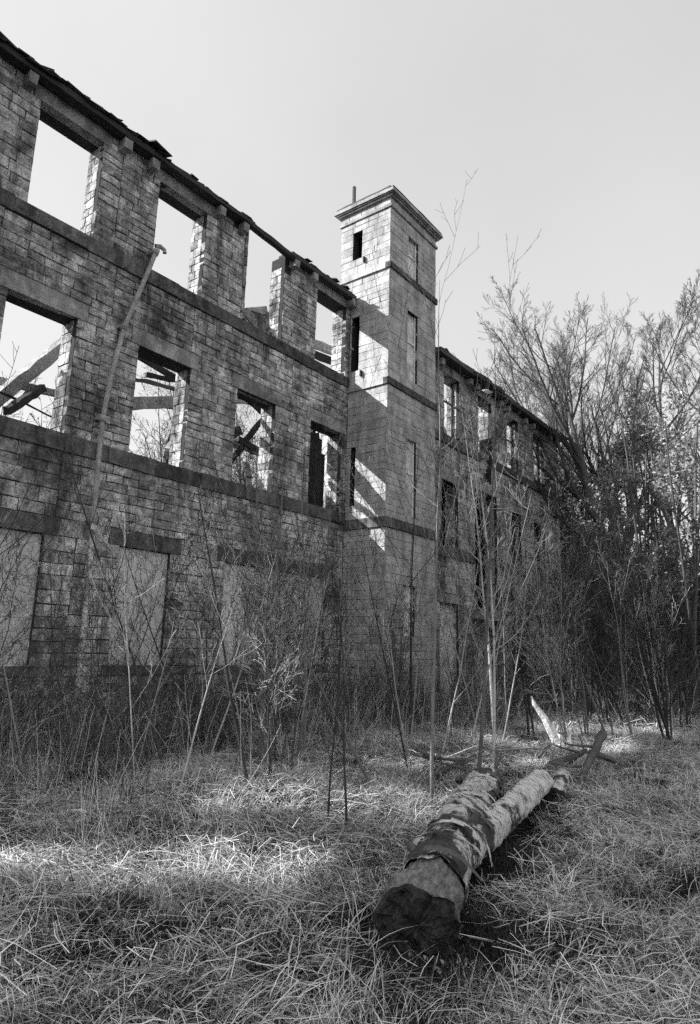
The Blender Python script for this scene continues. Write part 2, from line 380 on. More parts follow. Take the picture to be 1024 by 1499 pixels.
# gutter corbels, eave plate, slates
for x in (1.1, 1.8, 3.85, 4.58, 6.62, 7.32, 9.26, 10.03, 11.94, 12.72, 14.5):
    block_at(x - 0.085, x + 0.085, FY - 0.26, FY - 0.02, 11.70, 11.93, 'corbel', m_lintel, ruin, 0.012)
MB().beam((UL, FY + 0.02, 12.06), (O3[0] - 0.02, FY + 0.02, 12.05), 0.5, 0.14, 0.012, 40).build('wall_plate', m_wood, ruin)
MB().beam((UL, FY - 0.2, 12.0), (6.9, FY - 0.2, 12.02), 0.16, 0.13, 0.012, 30).build('gutter', m_wood, ruin)
MB().beam((6.95, FY - 0.19, 12.03), (10.2, FY - 0.2, 12.04), 0.15, 0.12, 0.012, 14).build('gutter', m_wood, ruin)
MB().beam((9.9, FY - 0.17, 12.04), (11.95, FY - 0.16, 11.93), 0.15, 0.13, 0.008, 8).build('gutter', m_wood, ruin)
MB().beam((11.7, FY - 0.19, 11.97), (14.62, FY - 0.19, 11.98), 0.15, 0.13, 0.01, 10).build('gutter', m_wood, ruin)
MB().beam((11.75, FY + 0.1, 12.03), (14.62, FY + 0.1, 12.04), 0.4, 0.13, 0.014, 12).build('wall_plate', m_wood, ruin)
block_at(11.75, 12.2, FY + 0.02, FY + 0.34, 11.62, 11.9, 'rubble_block', m_stone, ruin, 0.03)
def slate(x, y, z, wd, ln, tilt, yaw, roll=0.0, th=0.014):
    mb = MB().box(-wd / 2, wd / 2, -ln / 2, ln / 2, -th / 2, th / 2, 0.012)
    o = mb.build('slate', m_slate, ruin)
    R = Matrix.Translation((x, y, z)) @ Matrix.Rotation(yaw, 4, 'Z') @ Matrix.Rotation(tilt, 4, 'X') @ Matrix.Rotation(roll, 4, 'Y')
    o.data.transform(R); return o
for x in np.arange(3.0, 7.5, 0.17):
    for r in range(2):
        if random.random() < 0.2: continue
        hgt = 12.13 + 0.05 * r + (0.05 if 5.0 < x < 7.3 else 0)
        slate(x + random.uniform(-.05, .05), FY - 0.13 + 0.22 * r, hgt + 0.03 * random.random(), random.uniform(0.24, 0.42), random.uniform(0.4, 0.55), math.radians(random.uniform(8, 26)), random.uniform(-.2, .2), random.uniform(-.12, .12), 0.022)
for x in (4.75, 5.35, 5.5, 6.25, 6.9, 7.2):
    slate(x, FY - 0.06, 12.25, 0.4, 0.36, 0.35, random.uniform(-.4, .4), random.uniform(-.35, .1), 0.035)
slate(7.32, FY - 0.2, 12.2, 0.5, 0.5, 0.3, 0.1, 0.1, 0.03)
for x in np.arange(7.6, 14.5, 0.24):
    if 10.2 < x < 11.7 or random.random() < 0.25: continue
    slate(x, FY - 0.1 + random.uniform(-.05, .1), 12.12 + 0.04 * random.random(), random.uniform(0.2, 0.34), 0.4, math.radians(random.uniform(5, 22)), random.uniform(-.3, .3), random.uniform(-.15, .15), 0.02)
# rubble left on the sill of the open bay
for x, z, s, r in ((10.62, 9.56, 0.24, 0.3), (10.95, 9.62, 0.3, 0.9), (11.2, 9.55, 0.2, 0.2), (10.8, 9.8, 0.24, -0.4), (11.35, 9.52, 0.16, 0.6), (10.45, 9.52, 0.14, 0.5)):
    mb = MB().box(-s, s, -s * 0.6, s * 0.6, -s * 0.42, s * 0.42, 0.05); o = mb.build('rubble_block', m_stone, ruin)
    o.data.transform(Matrix.Translation((x * 1.0, FY + 0.1, 9.46 + (z - 9.46) * 1.25)) @ Matrix.Scale(1.25, 4) @ Matrix.Rotation(r, 4, 'Y') @ Matrix.Rotation(r * 0.7, 4, 'Z'))
# drainpipe
pp = np.array([(7.6, 11.30, 9.98), (7.54, 11.28, 9.8), (7.3, 11.3, 8.9), (7.01, 11.33, 7.85), (6.86, 11.36, 6.8), (6.77, 11.36, 5.82), (6.79, 11.38, 4.6), (6.82, 11.38, 3.83), (6.85, 11.38, 2.6), (6.86, 11.38, 1.3), (6.86, 11.38, 0.1)])
pipe = TM().add(pp[None, :8], np.full((1, 8), 0.047), 12).build('drainpipe', m_iron, ruin)
low_ = np.concatenate([[[6.82, 11.38, 3.829]], pp[8:]]); lp = TM().add(low_[None], np.full((1, 4), 0.05), 12).build('lower_drainpipe', m_flake, ruin); lp['label'] = 'lower length of the drainpipe with flaking pale paint'
for k in (1, 3, 5, 7, 9):
    c = pp[k]; d = pp[k + 1] - pp[k - 1]; d /= np.linalg.norm(d)
    cq = np.array([c - d * 0.07, c - d * 0.066, c, c + d * 0.066, c + d * 0.07])
    o = TM().add(cq[None], np.array([[0.04, 0.066, 0.068, 0.066, 0.04]]), 12).build('pipe_collar', m_iron); o.parent = pipe
    o.matrix_parent_inverse = pipe.matrix_world.inverted()
    b = MB().box(c[0] - 0.09, c[0] + 0.09, c[1] + 0.04, FY + 0.0, c[2] - 0.03, c[2] + 0.03).build('pipe_bracket', m_iron); o2 = b; o2.parent = pipe
link('pipe_head', mesh_np('pipe_head', *(lambda t: (t[0], t[1]))(tubes(np.array([[(7.52, 11.29, 9.93), (7.62, 11.26, 9.97), (7.72, 11.24, 9.93), (7.73, 11.24, 9.86)]]), np.array([[0.055, 0.05, 0.045, 0.045]]), 10))), m_iron, ruin)

# rest of the shell behind the facade: ragged rear and cross walls, floor beams and fallen rafters
rear = thing('rear_wall', 'broken rear wall of the roofless mill, seen through the left window openings', 'wall', (5, 21, 0))
V = []; Q = []
us = np.arange(-7, 15.01, 0.55)
tops = [2.6 + 2.6 * abs(math.sin(x * 0.7)) + random.uniform(-.3, .3) for x in us]
mb = MB()
for a, b, t in zip(us[:-1], us[1:], tops): mb.box(a, b, 21, 21.5, -0.3, t)
mb.build('wall_core', m_stone, rear)
def timber(a, b, wd, ht, label, m=m_pale_wood, seg=10, jit=0.018):
    o = MB().beam(a, b, wd, ht, jit, seg).build('roof_timber', m); tag(o, label, 'timber', 'fallen roof timbers inside the ruin'); return o
timber((6.0, 15.2, 6.35), (8.6, 16.4, 9.65), 0.2, 0.3, 'thick slanting roof timber crossing the leftmost middle window')
timber((5.5, 16, 7.55), (9.6, 16, 7.95), 0.16, 0.17, 'nearly level pale beam low in the leftmost middle window')
timber((5.8, 15, 7.1), (9.4, 15.3, 6.7), 0.04, 0.04, 'thin dark rod sagging under the level beam in the leftmost middle window', m_wood)
timber((9.6, 15.6, 8.75), (13.2, 16.4, 9.5), 0.12, 0.1, 'dark thin beam across the top of the second middle window', m_wood)
timber((9.4, 15.3, 7.8), (13.2, 16.0, 9.2), 0.2, 0.34, 'broad pale rafter behind the second middle window')
timber((12.6, 14.9, 7.4), (13.6, 15.0, 8.2), 0.2, 0.28, 'short dark rafter stub low behind the second middle window', m_wood)
timber((12.2, 14.4, 8.75), (16.5, 15.2, 9.75), 0.12, 0.22, 'pale splintered joist high in the third middle window')
timber((12.4, 14.0, 8.95), (15.6, 14.3, 8.25), 0.08, 0.12, 'dark joist slanting down in the third middle window', m_wood)
timber((12.6, 13.2, 5.6), (14.9, 15.9, 7.5), 0.14, 0.2, 'dark low rafter end in the third middle window', m_wood)
timber((12.55, 12.32, 7.1), (14.45, 12.38, 7.6), .12, .5, 'wide dark plank slanting across the fourth middle window', m_wood)
timber((9.9, 13.5, 6.2), (11.3, 15.0, 7.6), .12, .2, 'pale broken plank low behind the second middle window')
timber((9.0, 13.4, 8.0), (11.2, 13.0, 8.35), .08, .1, 'thin dark rail halfway up the second middle window', m_wood)
timber((12.3, 13.6, 7.3), (14.6, 13.8, 7.15), .1, .16, 'level dark joist across the middle of the third middle window', m_wood)
timber((6.4, 14.6, 6.5), (7.6, 15.6, 7.7), .14, .18, 'dark short prop under the slanting timber in the leftmost middle window', m_wood)
timber((9.2, 14.6, 9.1), (12.6, 14.2, 8.2), .1, .16, 'dark slanting joist falling right across the second middle window', m_wood)
timber((10.4, 14.4, 5.6), (11.0, 14.5, 8.6), .1, .12, 'thin upright stick of timber standing behind the second middle window', m_wood)
timber((12.9, 15.2, 6.3), (14.4, 14.6, 8.9), .12, .18, 'steep dark rafter leaning right behind the third middle window', m_wood)
timber((12.4, 15.4, 7.9), (15.4, 15.2, 7.75), .12, .2, 'level pale joist low in the third middle window')
timber((13.4, 13.2, 5.2), (13.5, 13.3, 7.0), .16, .1, 'short black post in the bottom of the third middle window', m_wood)
mb = MB()
for k, t_ in enumerate((8.1, 8.4, 8.3, 8.15, 7.7)): mb.box(15.0 + .17 * k, 15.17 + .17 * k, 13.3, 13.42, -.1, t_, .01)
tag(mb.build('dark_partition', m_wood), 'black partition boards standing behind the fourth middle window', 'partition')  # wall remnant as near-black upright boards
timber((17.0, 15.4, 12.7), (21.0, 15.2, 13.2), 0.2, 0.3, 'pale rafter high beyond the narrow top window beside the tower')
timber((16.6, 15.0, 12.05), (20.2, 14.6, 12.15), 0.2, 0.22, 'dark squared beam below the pale rafter in the top window beside the tower', m_wood)
timber((16.6, 15.0, 11.55), (20.4, 14.6, 11.3), 0.14, 0.22, 'lowest pale broken beam in the top window beside the tower')

# ================================================================== TOWER
TX0, TX1, TY0, TY1, TZ = 14.65, 17.32, 10.07, 11.95, 14.68
tower = thing('stair_tower', 'tall square stone stair tower with moulded cornice between the two mill ranges', 'building', (16, 11, 0))
B1, B2, B3 = (12.66, 12.84), (9.0, 9.2), (4.86, 5.14)
tw = [(15.65, 16.22, 12.9, 14.25), (15.65, 16.22, 9.5, 11.73), (15.65, 16.2, 5.34, 7.65), (15.6, 16.2, 1.95, 3.35)]
frT = (np.array([0, TY0, 0.0]), Xv, -Yv)
tl = [(a - 0.14, b + 0.14, d, d + 0.26) for a, b, c, d in tw]
bandsT = [(TX0, TX1) + B for B in (B1, B2, B3)]
tk = [-0.1, 1.95, 3.35, 3.61, B3[0], B3[1], 5.34, 7.65, 7.91, B2[0], B2[1], 9.5, 11.73, 11.99, B1[0], B1[1], 12.9, 14.25, 14.51, TZ]
tk = sorted(tk)
tk = [z for i, z in enumerate(tk) if i == 0 or z - tk[i - 1] > 0.07]
front = wall_stones(frT, TX0, TX1, tk, tw + tl + bandsT, h=0.235, lmin=0.28, lmax=0.66, proud=0.005, rough=0.0015, gap=0.008, bev=0.005)
for (a, b, c, d) in tw: front += jamb(b, -1, TY0 + 0.1, TY0 + 0.3, [c, d], h=0.3)
frL = (np.array([TX0, 0, 0.0]), Yv, -Xv)
slits = [(11.12, 11.47, 13.36, 14.3), (11.14, 11.42, 9.66, 11.4), (11.16, 11.32, 5.5, 7.28)]
left = wall_stones(frL, TY0, FY - 0.01, [-0.1, 1.95, 3.35, B3[0], B3[1], 7.28, B2[0], B2[1], 9.66, 11.4, 12.0], slits + [(TY0, FY) + B for B in (B1, B2, B3)], h=0.235, lmin=0.26, lmax=0.6, proud=0.005, rough=0.0015, gap=0.008, bev=0.005)
left += wall_stones(frL, TY0, TY1, [12.0, B1[0], B1[1], 13.36, 14.3, TZ], slits + [(TY0, TY1) + B1], h=0.235, lmin=0.26, lmax=0.6, proud=0.005, rough=0.0015, gap=0.008, bev=0.005)
frR = (np.array([TX1, 0, 0.0]), Yv, Xv)
right = wall_stones(frR, TY0, TY1, [11.2, B1[0], B1[1], TZ], [(TY0, TY1) + B1], h=0.235, proud=0.008)
place_stones(front + left + right, m_ashlar, tower)
us = [TX0 + .006, TX1 - .006] + [q for v_ in tw for q in v_[:2]]; zs = [-0.3, TZ + 0.35] + [q for v_ in tw for q in v_[2:]]
V, Q = cells(lambda u, t, z: (u, t, z), us, zs, lambda u, z: any(a < u < b and c < z < d for a, b, c, d in tw), TY0 + 0.006, TY0 + 0.3)
link('wall_core', mesh_np('wall_core', V, quads=Q), m_mortar, tower)
us = [TY0 + 0.3, TY1 - 0.3] + [q for v_ in slits for q in v_[:2]]; us = [TY0 + .3, TY1 - .006] + [q for v_ in slits for q in v_[:2]]; zs = [-0.3, TZ + 0.35] + [q for v_ in slits for q in v_[2:]]
V, Q = cells(lambda u, t, z: (t, u, z), us, zs, lambda u, z: any(a < u < b and c < z < d for a, b, c, d in slits), TX0 + 0.006, TX0 + 0.3)
link('wall_core', mesh_np('wall_core', V, quads=Q), m_mortar, tower)
MB().box(TX0 + 0.305, TX1 - .006, TY1 - 0.3, TY1 - .006, -0.3, TZ + 0.35).box(TX1 - 0.3, TX1 - .006, TY0 + 0.305, TY1 - 0.305, -0.3, TZ + 0.35).build('wall_core', m_void, tower)
for a, b, c, d in tl: block_at(a + .004, b - .004, TY0 - 0.014, TY0 + 0.28, c, d - 0.01, 'lintel', m_ashlar, tower, 0.004)
for z0, z1 in (B1, B2, B3):
    m_ = m_band if z0 < 9.1 else m_lintel
    n = 3
    for k in range(n):
        a = TX0 - 0.05 + (TX1 - TX0 + 0.1) * k / n; b = TX0 - 0.05 + (TX1 - TX0 + 0.1) * (k + 1) / n
        block_at(a + .003, b - .003, TY0 - 0.055, TY0 + 0.12, z0, z1, 'string_course', m_band, tower, 0.004)
    ye = FY - 0.02 if z1 < 12 else TY1 + 0.04
    for k in range(2):
        a = TY0 + 0.125; L_ = (ye - a) / 2
        block_at(TX0 - 0.055, TX0 + 0.12, a + L_ * k + .003, a + L_ * (k + 1) - .003, z0, z1, 'string_course', m_ashlar if z1 > 8 else m_band, tower, 0.004)
def ring(x0, x1, y0, y1, z0, z1, m_, name, jit=0.003): block_at(x0, x1, y0, y1, z0, z1, name, m_, tower, jit)
ring(TX0 - .05, TX1 + .05, TY0 - .05, TY1 + .05, TZ, TZ + 0.09, m_lintel, 'neck_moulding')
fr_ = wall_stones((np.array([0, TY0, 0.0]), Xv, -Yv), TX0, TX1, [TZ + .09, TZ + .33], [], h=0.3, lmin=0.5, lmax=0.9, proud=0.006, rough=0.004, bev=.006, depth=.05)
fr_ += wall_stones(frL, TY0, TY1, [TZ + .09, TZ + .33], [], h=0.3, lmin=0.4, lmax=0.7, proud=0.006, rough=0.004, bev=.006, depth=.05)
place_stones(fr_, m_ashlar, tower, 50, 'frieze_stone')
ring(TX0 - .09, TX1 + .09, TY0 - .09, TY1 + .09, TZ + .33, TZ + .38, m_lintel, 'cornice_bed')
ring(TX0 - .13, TX1 + .13, TY0 - .13, TY1 + .13, TZ + .38, TZ + .43, m_lintel, 'cornice_bed')
for k in range(3):
    a = TX0 - .18 + (TX1 - TX0 + .36) * k / 3; b = a + (TX1 - TX0 + .36) / 3
    block_at(a + .003, b - .003, TY0 - .18, TY1 + .2, TZ + .432, TZ + .52, 'cornice_stone', m_ashlar, tower, .012)
MB().beam((TX0 - .12, TY0 - .12, TZ + .56), (TX1 + .12, TY0 - .12, TZ + .56), .08, .07, .008, 7).beam((TX0 - .12, TY0 - .07, TZ + .56), (TX0 - .12, TY1 + .12, TZ + .56), .08, .07, .008, 5).build('roof_edging', m_slate, tower)
block_at(TX0 + .02, TX1 - .02, TY0 - .02, TY1, TZ + .525, TZ + .56, 'tower_roof', m_slate, tower)
MB().beam((TX0 + .44, TY1 - 0.12, TZ + .55), (TX0 + .42, TY1 - 0.12, TZ + 1.72), .08, .08).build('rooftop_post', m_wood, tower)
for i, (a, b, c, d) in enumerate(tw):
    wf = MB().box(a + .01, b - .06, TY0 + .11, TY0 + .13, c + .01, d - .01).build('window_board', m_boardl, tower)
    f = MB().box(b - .055, b - .005, TY0 + .07, TY0 + .108, c + .01, d - .01)
    zt = c + (d - c) * (0.56 if i != 3 else 0.55)
    f.box(a + .012, b - .058, TY0 + .075, TY0 + .107, zt, zt + .06)
    f.build('window_frame', m_white, tower)
block_at(TX0 - .075, TX0 + .0, 10.98, 11.03, 13.13, 13.3, 'scupper', m_void, tower)
block_at(TX0 - .075, TX0 + .0, 10.98, 11.03, 9.42, 9.6, 'scupper', m_void, tower)

# ================================================================== RIGHT RANGE
WY = 10.25; WX0, WX1 = TX1 + 0.01, 28.55; WE = 11.05
wing = thing('ruined_mill_wing', 'far roofless stone range right of the tower with a collapsed middle bay', 'building', (23, 10.5, 0))
aw = [(18.2, 19.27), (20.67, 21.75), (23.1, 24.2), (25.75, 26.9)]
S3, S2 = (8.2, 8.5), (4.5, 4.82)
wop = [(a, b, S3[1], 10.68) for a, b in aw]
wop += [(18.05, 19.15, S2[1], 6.98), (20.35, 22.1, 3.05, 7.15), (23.35, 24.3, S2[1], 6.88), (25.6, 26.75, S2[1], 6.88)]
doors = [(17.95, 19.2, 0.2, 3.05), (20.3, 21.75, 0.1, 2.62), (22.35, 23.7, 0.1, 3.2), (25.5, 26.4, 2.2, 3.06)]
wop += doors
breach = [(20.75, 21.7, 7.15, S3[1])]
wl = [(a - .15, b + .15, d, d + .3) for a, b, c, d in wop if d != 2.62]
wb = [(WX0, 20.2) + S2, (22.3, WX1) + S2, (WX0, 20.75) + S3, (21.7, WX1) + S3]
frW = (np.array([0, WY, 0.0]), Xv, -Yv)
wk = [-0.1, 2.2, 3.05, 3.35, S2[0], S2[1], 6.88, 7.2, S3[0], S3[1], 10.68, 10.98]
wvo = wop + breach + wl + wb
ws = wall_stones(frW, WX0, WX1, wk, wvo, h=0.22, lmin=0.28, lmax=0.62, proud=0.010, rough=0.004)
for a, b, c, d in wop: ws += jamb(b, -1, WY + 0.11, WY + 0.5, [c, d], h=.24); ws += jamb(a, 1, WY + 0.11, WY + 0.5, [c, d], h=.24)
ws += wall_stones((np.array([WX1, 0, 0.0]), Yv, Xv), WY, WY + 0.5, [0, 10.98], [], h=.24)
ws += jamb(21.75, -1, WY + .1, WY + .5, [7.2, 8.5], h=.2, depth=.25)
place_stones(ws, m_stone, wing)
us = [WX0, WX1] + [q for v_ in wop + breach for q in v_[:2]]; zs = [-0.3, 10.98] + [q for v_ in wop + breach for q in v_[2:]]
V, Q = cells(lambda u, t, z: (u, t, z), us, zs, lambda u, z: any(a < u < b and c < z < d for a, b, c, d in wop + breach), WY + 0.004, WY + 0.5)
link('wall_core', mesh_np('wall_core', V, quads=Q), m_mortar, wing)
for a, b, c, d in wl: block_at(a + .004, b - .004, WY - .02, WY + .45, c, d - .01, 'lintel', m_lintel, wing, .006)
for x0, x1, z0, z1 in wb: band(wing, x0, x1, WY, z0, z1, 0.07, 0.2)
for x in (17.75, 19.75, 20.3, 22.3, 22.9, 24.6, 25.4, 27.3, 28.2): block_at(x - .09, x + .09, WY - .25, WY - .02, 10.72, 10.93, 'corbel', m_lintel, wing, .012)
MB().beam((WX0, WY - .1, 11.08), (21.0, WY - .1, 11.08), .55, .18, .016, 12).build('wall_plate', m_wood, wing)
MB().beam((21.5, WY - .1, 11.08), (WX1, WY - .1, 11.08), .55, .18, .016, 18).build('wall_plate', m_wood, wing)
MB().beam((19.6, WY - .4, 11.02), (22.1, WY - .3, 11.16), .22, .14, .02, 5).build('broken_gutter', m_wood, wing)
def wslate(x, z, s):
    o = MB().box(-s / 2, s / 2, -.25, .25, -.012, .012, .012).build('slate', m_slate, wing)
    o.data.transform(Matrix.Translation((x, WY - .1, z)) @ Matrix.Rotation(random.uniform(-.3, .3), 4, 'Z') @ Matrix.Rotation(random.uniform(.1, .4), 4, 'X') @ Matrix.Rotation(random.uniform(-.2, .2), 4, 'Y'))
for x in np.arange(17.6, 28.4, .27):
    if random.random() < .8: wslate(x, 11.2 + .05 * random.random(), random.uniform(.25, .42))
# collapsed bay: rubble, dark hollow, ledge, boarded doors
for k in range(26):
    x = random.uniform(20.7, 21.75); z = 7.25 + random.random() * (1.5 if x > 21.25 else 0.5); s = random.uniform(.09, .2)
    o = MB().box(-s, s, -s * .8, s * .8, -s * .55, s * .55, .03).build('rubble_block', m_ashlar, wing)
    o.data.transform(Matrix.Translation((x, WY + random.uniform(.1, .42), z)) @ Matrix.Rotation(random.uniform(-.6, .6), 4, 'Y') @ Matrix.Rotation(random.uniform(-1, 1), 4, 'Z'))
block_at(20.1, 22.15, WY - .28, WY + .3, 2.64, 2.80, 'door_ledge', m_lintel, wing, .01)
for a, b, c, d in doors:
    n = max(2, int((b - a) / .3))
    for k in range(n):
        x0 = a + (b - a) * k / n; x1 = a + (b - a) * (k + 1) / n
        block_at(x0 + .006, x1 - .006, WY + .2 + random.uniform(0, .012), WY + .23, c + .01, d - random.uniform(.01, .03), 'door_board', m_boardl if a in (20.3, 17.95) else m_board, wing, .002)
block_at(21.25, 21.45, WY + .16, WY + .2, 1.05, 1.6, 'door_patch', m_void, wing)
block_at(18.3, 18.42, WY + .165, WY + .2, 2.35, 2.95, 'door_patch', m_white, wing)
for (a, b, c, d) in wop[:1] + wop[2:4] + wop[6:8]:
    f = MB(); f.box(a + .02, a + .07, WY + .25, WY + .3, c, d).box(b - .07, b - .02, WY + .25, WY + .3, c, d)
    f.box(a + .072, b - .072, WY + .255, WY + .3, c + (d - c) * .62, c + (d - c) * .62 + .05)
    f.build('window_frame', m_wood, wing)
# interior of the right range
MB().box(18.0, WX1, WY + .52, 16.5, 7.7, 7.95).build('added_shade_floor', m_void, wing)  # unseen slab added to keep the rooms below dark
MB().box(17.4, WX1, 16.5, 17.0, -.3, 8.7).build('back_wall', m_stone, wing)
MB().box(17.36, 17.7, 12.0, 17.0, -.3, 10.4).build('cross_wall', m_plaster, wing)
MB().box(20.3, 20.6, WY + .53, 16.4, 7.96, 10.6).build('cross_wall', m_plaster, wing)
MB().box(24.7, 24.95, WY + .53, 16.4, 7.96, 9.6).build('cross_wall', m_stone, wing)
MB().box(28.0, 28.5, WY + .53, 17.0, -.3, 9.3).build('end_wall', m_stone, wing)
for k, (x, z) in enumerate(((21.5, 9.9), (23.2, 10.2), (24.2, 9.5), (26.6, 10.1), (27.3, 9.4))):
    MB().beam((x - 1.2, 11.2, z - .5), (x + 2.0, 14.5, z + .9 - .3 * (k % 2)), .16, .22, .015, 6).build('fallen_joist', m_wood if k % 2 else m_pale_wood, wing)

# ================================================================== VEGETATION
def rnd_dir(n):
    v = RS.normal(size=(n, 3)); return v / np.linalg.norm(v, axis=1, keepdims=True)
def grow(S, D, L, R, k, wob, up, r_end=0.35, sag=0.0):
    N = len(S); P = np.zeros((N, k, 3)); P[:, 0] = S; d = D.copy()
    for i in range(1, k):
        d = d + wob * RS.normal(size=(N, 3)) + np.array([0, 0, up]) ; d /= np.linalg.norm(d, axis=1, keepdims=True)
        P[:, i] = P[:, i - 1] + d * (L / (k - 1))[:, None]
    t = np.linspace(0, 1, k)
    return P, R[:, None] * (1 + (r_end - 1) * t)[None]
def spawn(P, R, L, m_, t0, t1, ang, ratio, rr, taper=0.5):
    N, k, _ = P.shape; t = t0 + (t1 - t0) * (np.arange(m_)[None] + RS.uniform(0, 1, (N, m_))) / m_
    f = t * (k - 1); i = np.clip(f.astype(int), 0, k - 2); fr = (f - i)[..., None]; n = np.arange(N)[:, None]
    base = P[n, i] * (1 - fr) + P[n, i + 1] * fr; T = P[n, i + 1] - P[n, i]; T /= np.linalg.norm(T, axis=2, keepdims=True) + 1e-9
    rad = R[n, i] * (1 - fr[..., 0]) + R[n, i + 1] * fr[..., 0]
    q = RS.normal(size=T.shape); q -= T * (q * T).sum(2, keepdims=True); q /= np.linalg.norm(q, axis=2, keepdims=True) + 1e-9
    a = np.radians(RS.normal(ang, ang * 0.22, t.shape))[..., None]
    D = T * np.cos(a) + q * np.sin(a)
    L2 = L[:, None] * ratio * (1 - taper * t) * RS.uniform(0.65, 1.2, t.shape)
    return base.reshape(-1, 3), D.reshape(-1, 3), L2.ravel(), (rad * rr).ravel()
def plant(base, lean, height, radius, levels, k0=9, wob0=0.05, up0=0.03, stems=1, spread=0.0, rmin=0.0022):
    """levels: list of (children, t0, t1, angle, ratio, radius ratio, k, wobble, up, sides)"""
    base = np.array(base, float); S = np.repeat(base[None], stems, 0); D = np.tile(np.array([lean[0], lean[1], 1.0]), (stems, 1))
    if stems > 1:
        a = RS.uniform(0, 6.283, stems); D[:, 0] += spread * np.cos(a) * RS.uniform(.3, 1, stems); D[:, 1] += spread * np.sin(a) * RS.uniform(.3, 1, stems)
        S = S + np.stack([np.cos(a), np.sin(a), a * 0], 1) * RS.uniform(.02, .3, (stems, 1)) * min(1, spread * 2 + .1)
    D /= np.linalg.norm(D, axis=1, keepdims=True); L = height * RS.uniform(0.75 if stems > 1 else 1, 1.05, stems); R = radius * RS.uniform(0.6 if stems > 1 else 1, 1.1, stems)
    P, RR = grow(S, D, L, R, k0, wob0, up0, 0.12 if stems == 1 else .2)
    out = [(P, RR, 8 if radius > .05 else 5)]
    for (m_, t0, t1, ang, ratio, rr, k, wob, up, sd) in levels:
        S, D, L, R = spawn(P, RR, L, m_, t0, t1, ang, ratio, rr)
        R = np.maximum(R, rmin); P, RR = grow(S, D, L, R, k, wob, up)
        RR = np.maximum(RR, rmin * .8)
        out.append((P, RR, sd))
    return out
def build_plant(name, label, cat, base, mats, data, group=None, parts=('trunk', 'twigs')):
    t = thing(name, label, cat, tuple(base), group)
    n1 = 1
    tm = TM()
    tm.add(*data[0]);
    if len(data) > 3: tm.add(*data[1])
    tm.build(parts[0], mats[0], t)
    tw_ = TM()
    for d in (data[2:] if len(data) > 3 else data[1:]): tw_.add(*d)
    tw_.build(parts[1], mats[1], t)
    return t
def leaves(P, n, spread, size, m_, name, parent):
    """leaf quads scattered round the points P"""
    i = RS.randint(0, len(P), n); c = P[i] + RS.normal(size=(n, 3)) * spread
    u = rnd_dir(n); v = np.cross(u, rnd_dir(n)); v /= np.linalg.norm(v, axis=1, keepdims=True) + 1e-9
    s = size * RS.uniform(.6, 1.3, (n, 1)); u = u * s; v = v * s * .7
    mid = c + np.cross(u, v) / (s + 1e-6) * .18
    V = np.stack([c - u, mid + v * .8, c + u, mid - v * .8], 1).reshape(-1, 3)
    o = link(name, mesh_np(name, V, quads=np.arange(n * 4).reshape(-1, 4)), m_, parent); return o

TREE = [(14, .26, .97, 42, .60, .66, 10, .08, .09, 6), (11, .2, 1, 34, .44, .5, 7, .08, .07, 4), (8, .2, 1, 30, .46, .5, 5, .08, .05, 3), (6, .15, 1, 28, .62, .6, 4, .07, .03, 3)]
def gpt(x, y): return (x, y, float(gz(x, y)) - 0.05)
big = [
 ((30.2, 7.2), (-.04, .2), 11.5, .24, 'large bare tree whose trunk leans left beside the end of the far range'),
 ((27.0, 6.6), (.0, .2), 13.5, .27, 'tallest forked bare tree behind the ivy bushes at the right'),
 ((25.5, 4.9), (.0, .06), 14.5, .2, 'straight slim bare tree at the right edge of the photo'),
 ((35.0, 12.0), (-.05, .12), 12.5, .22, 'bare tree rising behind the end of the far range'),
 ((33.0, 9.6), (-.02, .12), 14.5, .22, 'bare tree between the leaning tree and the tallest tree'),
 ((40.0, 14.8), (-.05, .1), 13.5, .2, 'furthest bare tree above the eave of the far range'),
 ((24.8, 3.6), (.0, .0), 14.0, .2, 'bare tree just beyond the right edge behind the thicket'),
]
tops_ = [17.2, 18.0, 15.9, 15.0, 20.4, 19.4, 18.6]
big = [big[0], big[1], big[2], big[6], big[4], big[3], big[5]]
for (x, y), ln, h, r, lb in big:
    d = plant(gpt(x, y), (ln[0], ln[1]), h, r, TREE if x != 30.2 else [(14, .5, .97, 42, .62, .66, 10, .07, .1, 6)] + TREE[1:], 12, .03, .02, rmin=.006)
    f_ = tops_.pop(0) / max(q[0][..., 2].max() for q in d); g_ = np.array(gpt(x, y)); d = [((q[0] - g_) * f_ + g_, q[1], q[2]) for q in d]
    build_plant('bare_tree', lb, 'tree', gpt(x, y), (m_bark, m_twig), d, 'tall bare trees beyond the far range', ('trunk', 'crown'))
BT = [(11, .2, .98, 45, .5, .5, 7, .10, .05, 5), (7, .15, 1, 40, .55, .5, 5, .12, .05, 4), (7, .1, 1, 38, .55, .5, 4, .14, .03, 3), (4, .1, 1, 34, .6, .6, 3, .16, .02, 3)]
wherebt = ['seen through the leftmost middle window', 'seen through the second middle window', 'seen through the third middle window', 'behind the top window beside the tower', 'far to the left behind the ruin', 'behind the tower']
for k, (x, y, h) in enumerate(((9.5, 25, 10.2), (17.5, 24, 12.5), (21.5, 23, 12.8), (29, 25, 15), (2, 26, 12), (25.5, 25, 12))):
    d = plant(gpt(x, y), (0, 0), h, .18, BT, 10, .05, .02, rmin=.007)
    build_plant('bare_tree', 'bare tree growing behind the ruin, ' + wherebt[k], 'tree', gpt(x, y), (m_bark, m_twigp), d, 'trees behind the ruin', ('trunk', 'crown'))
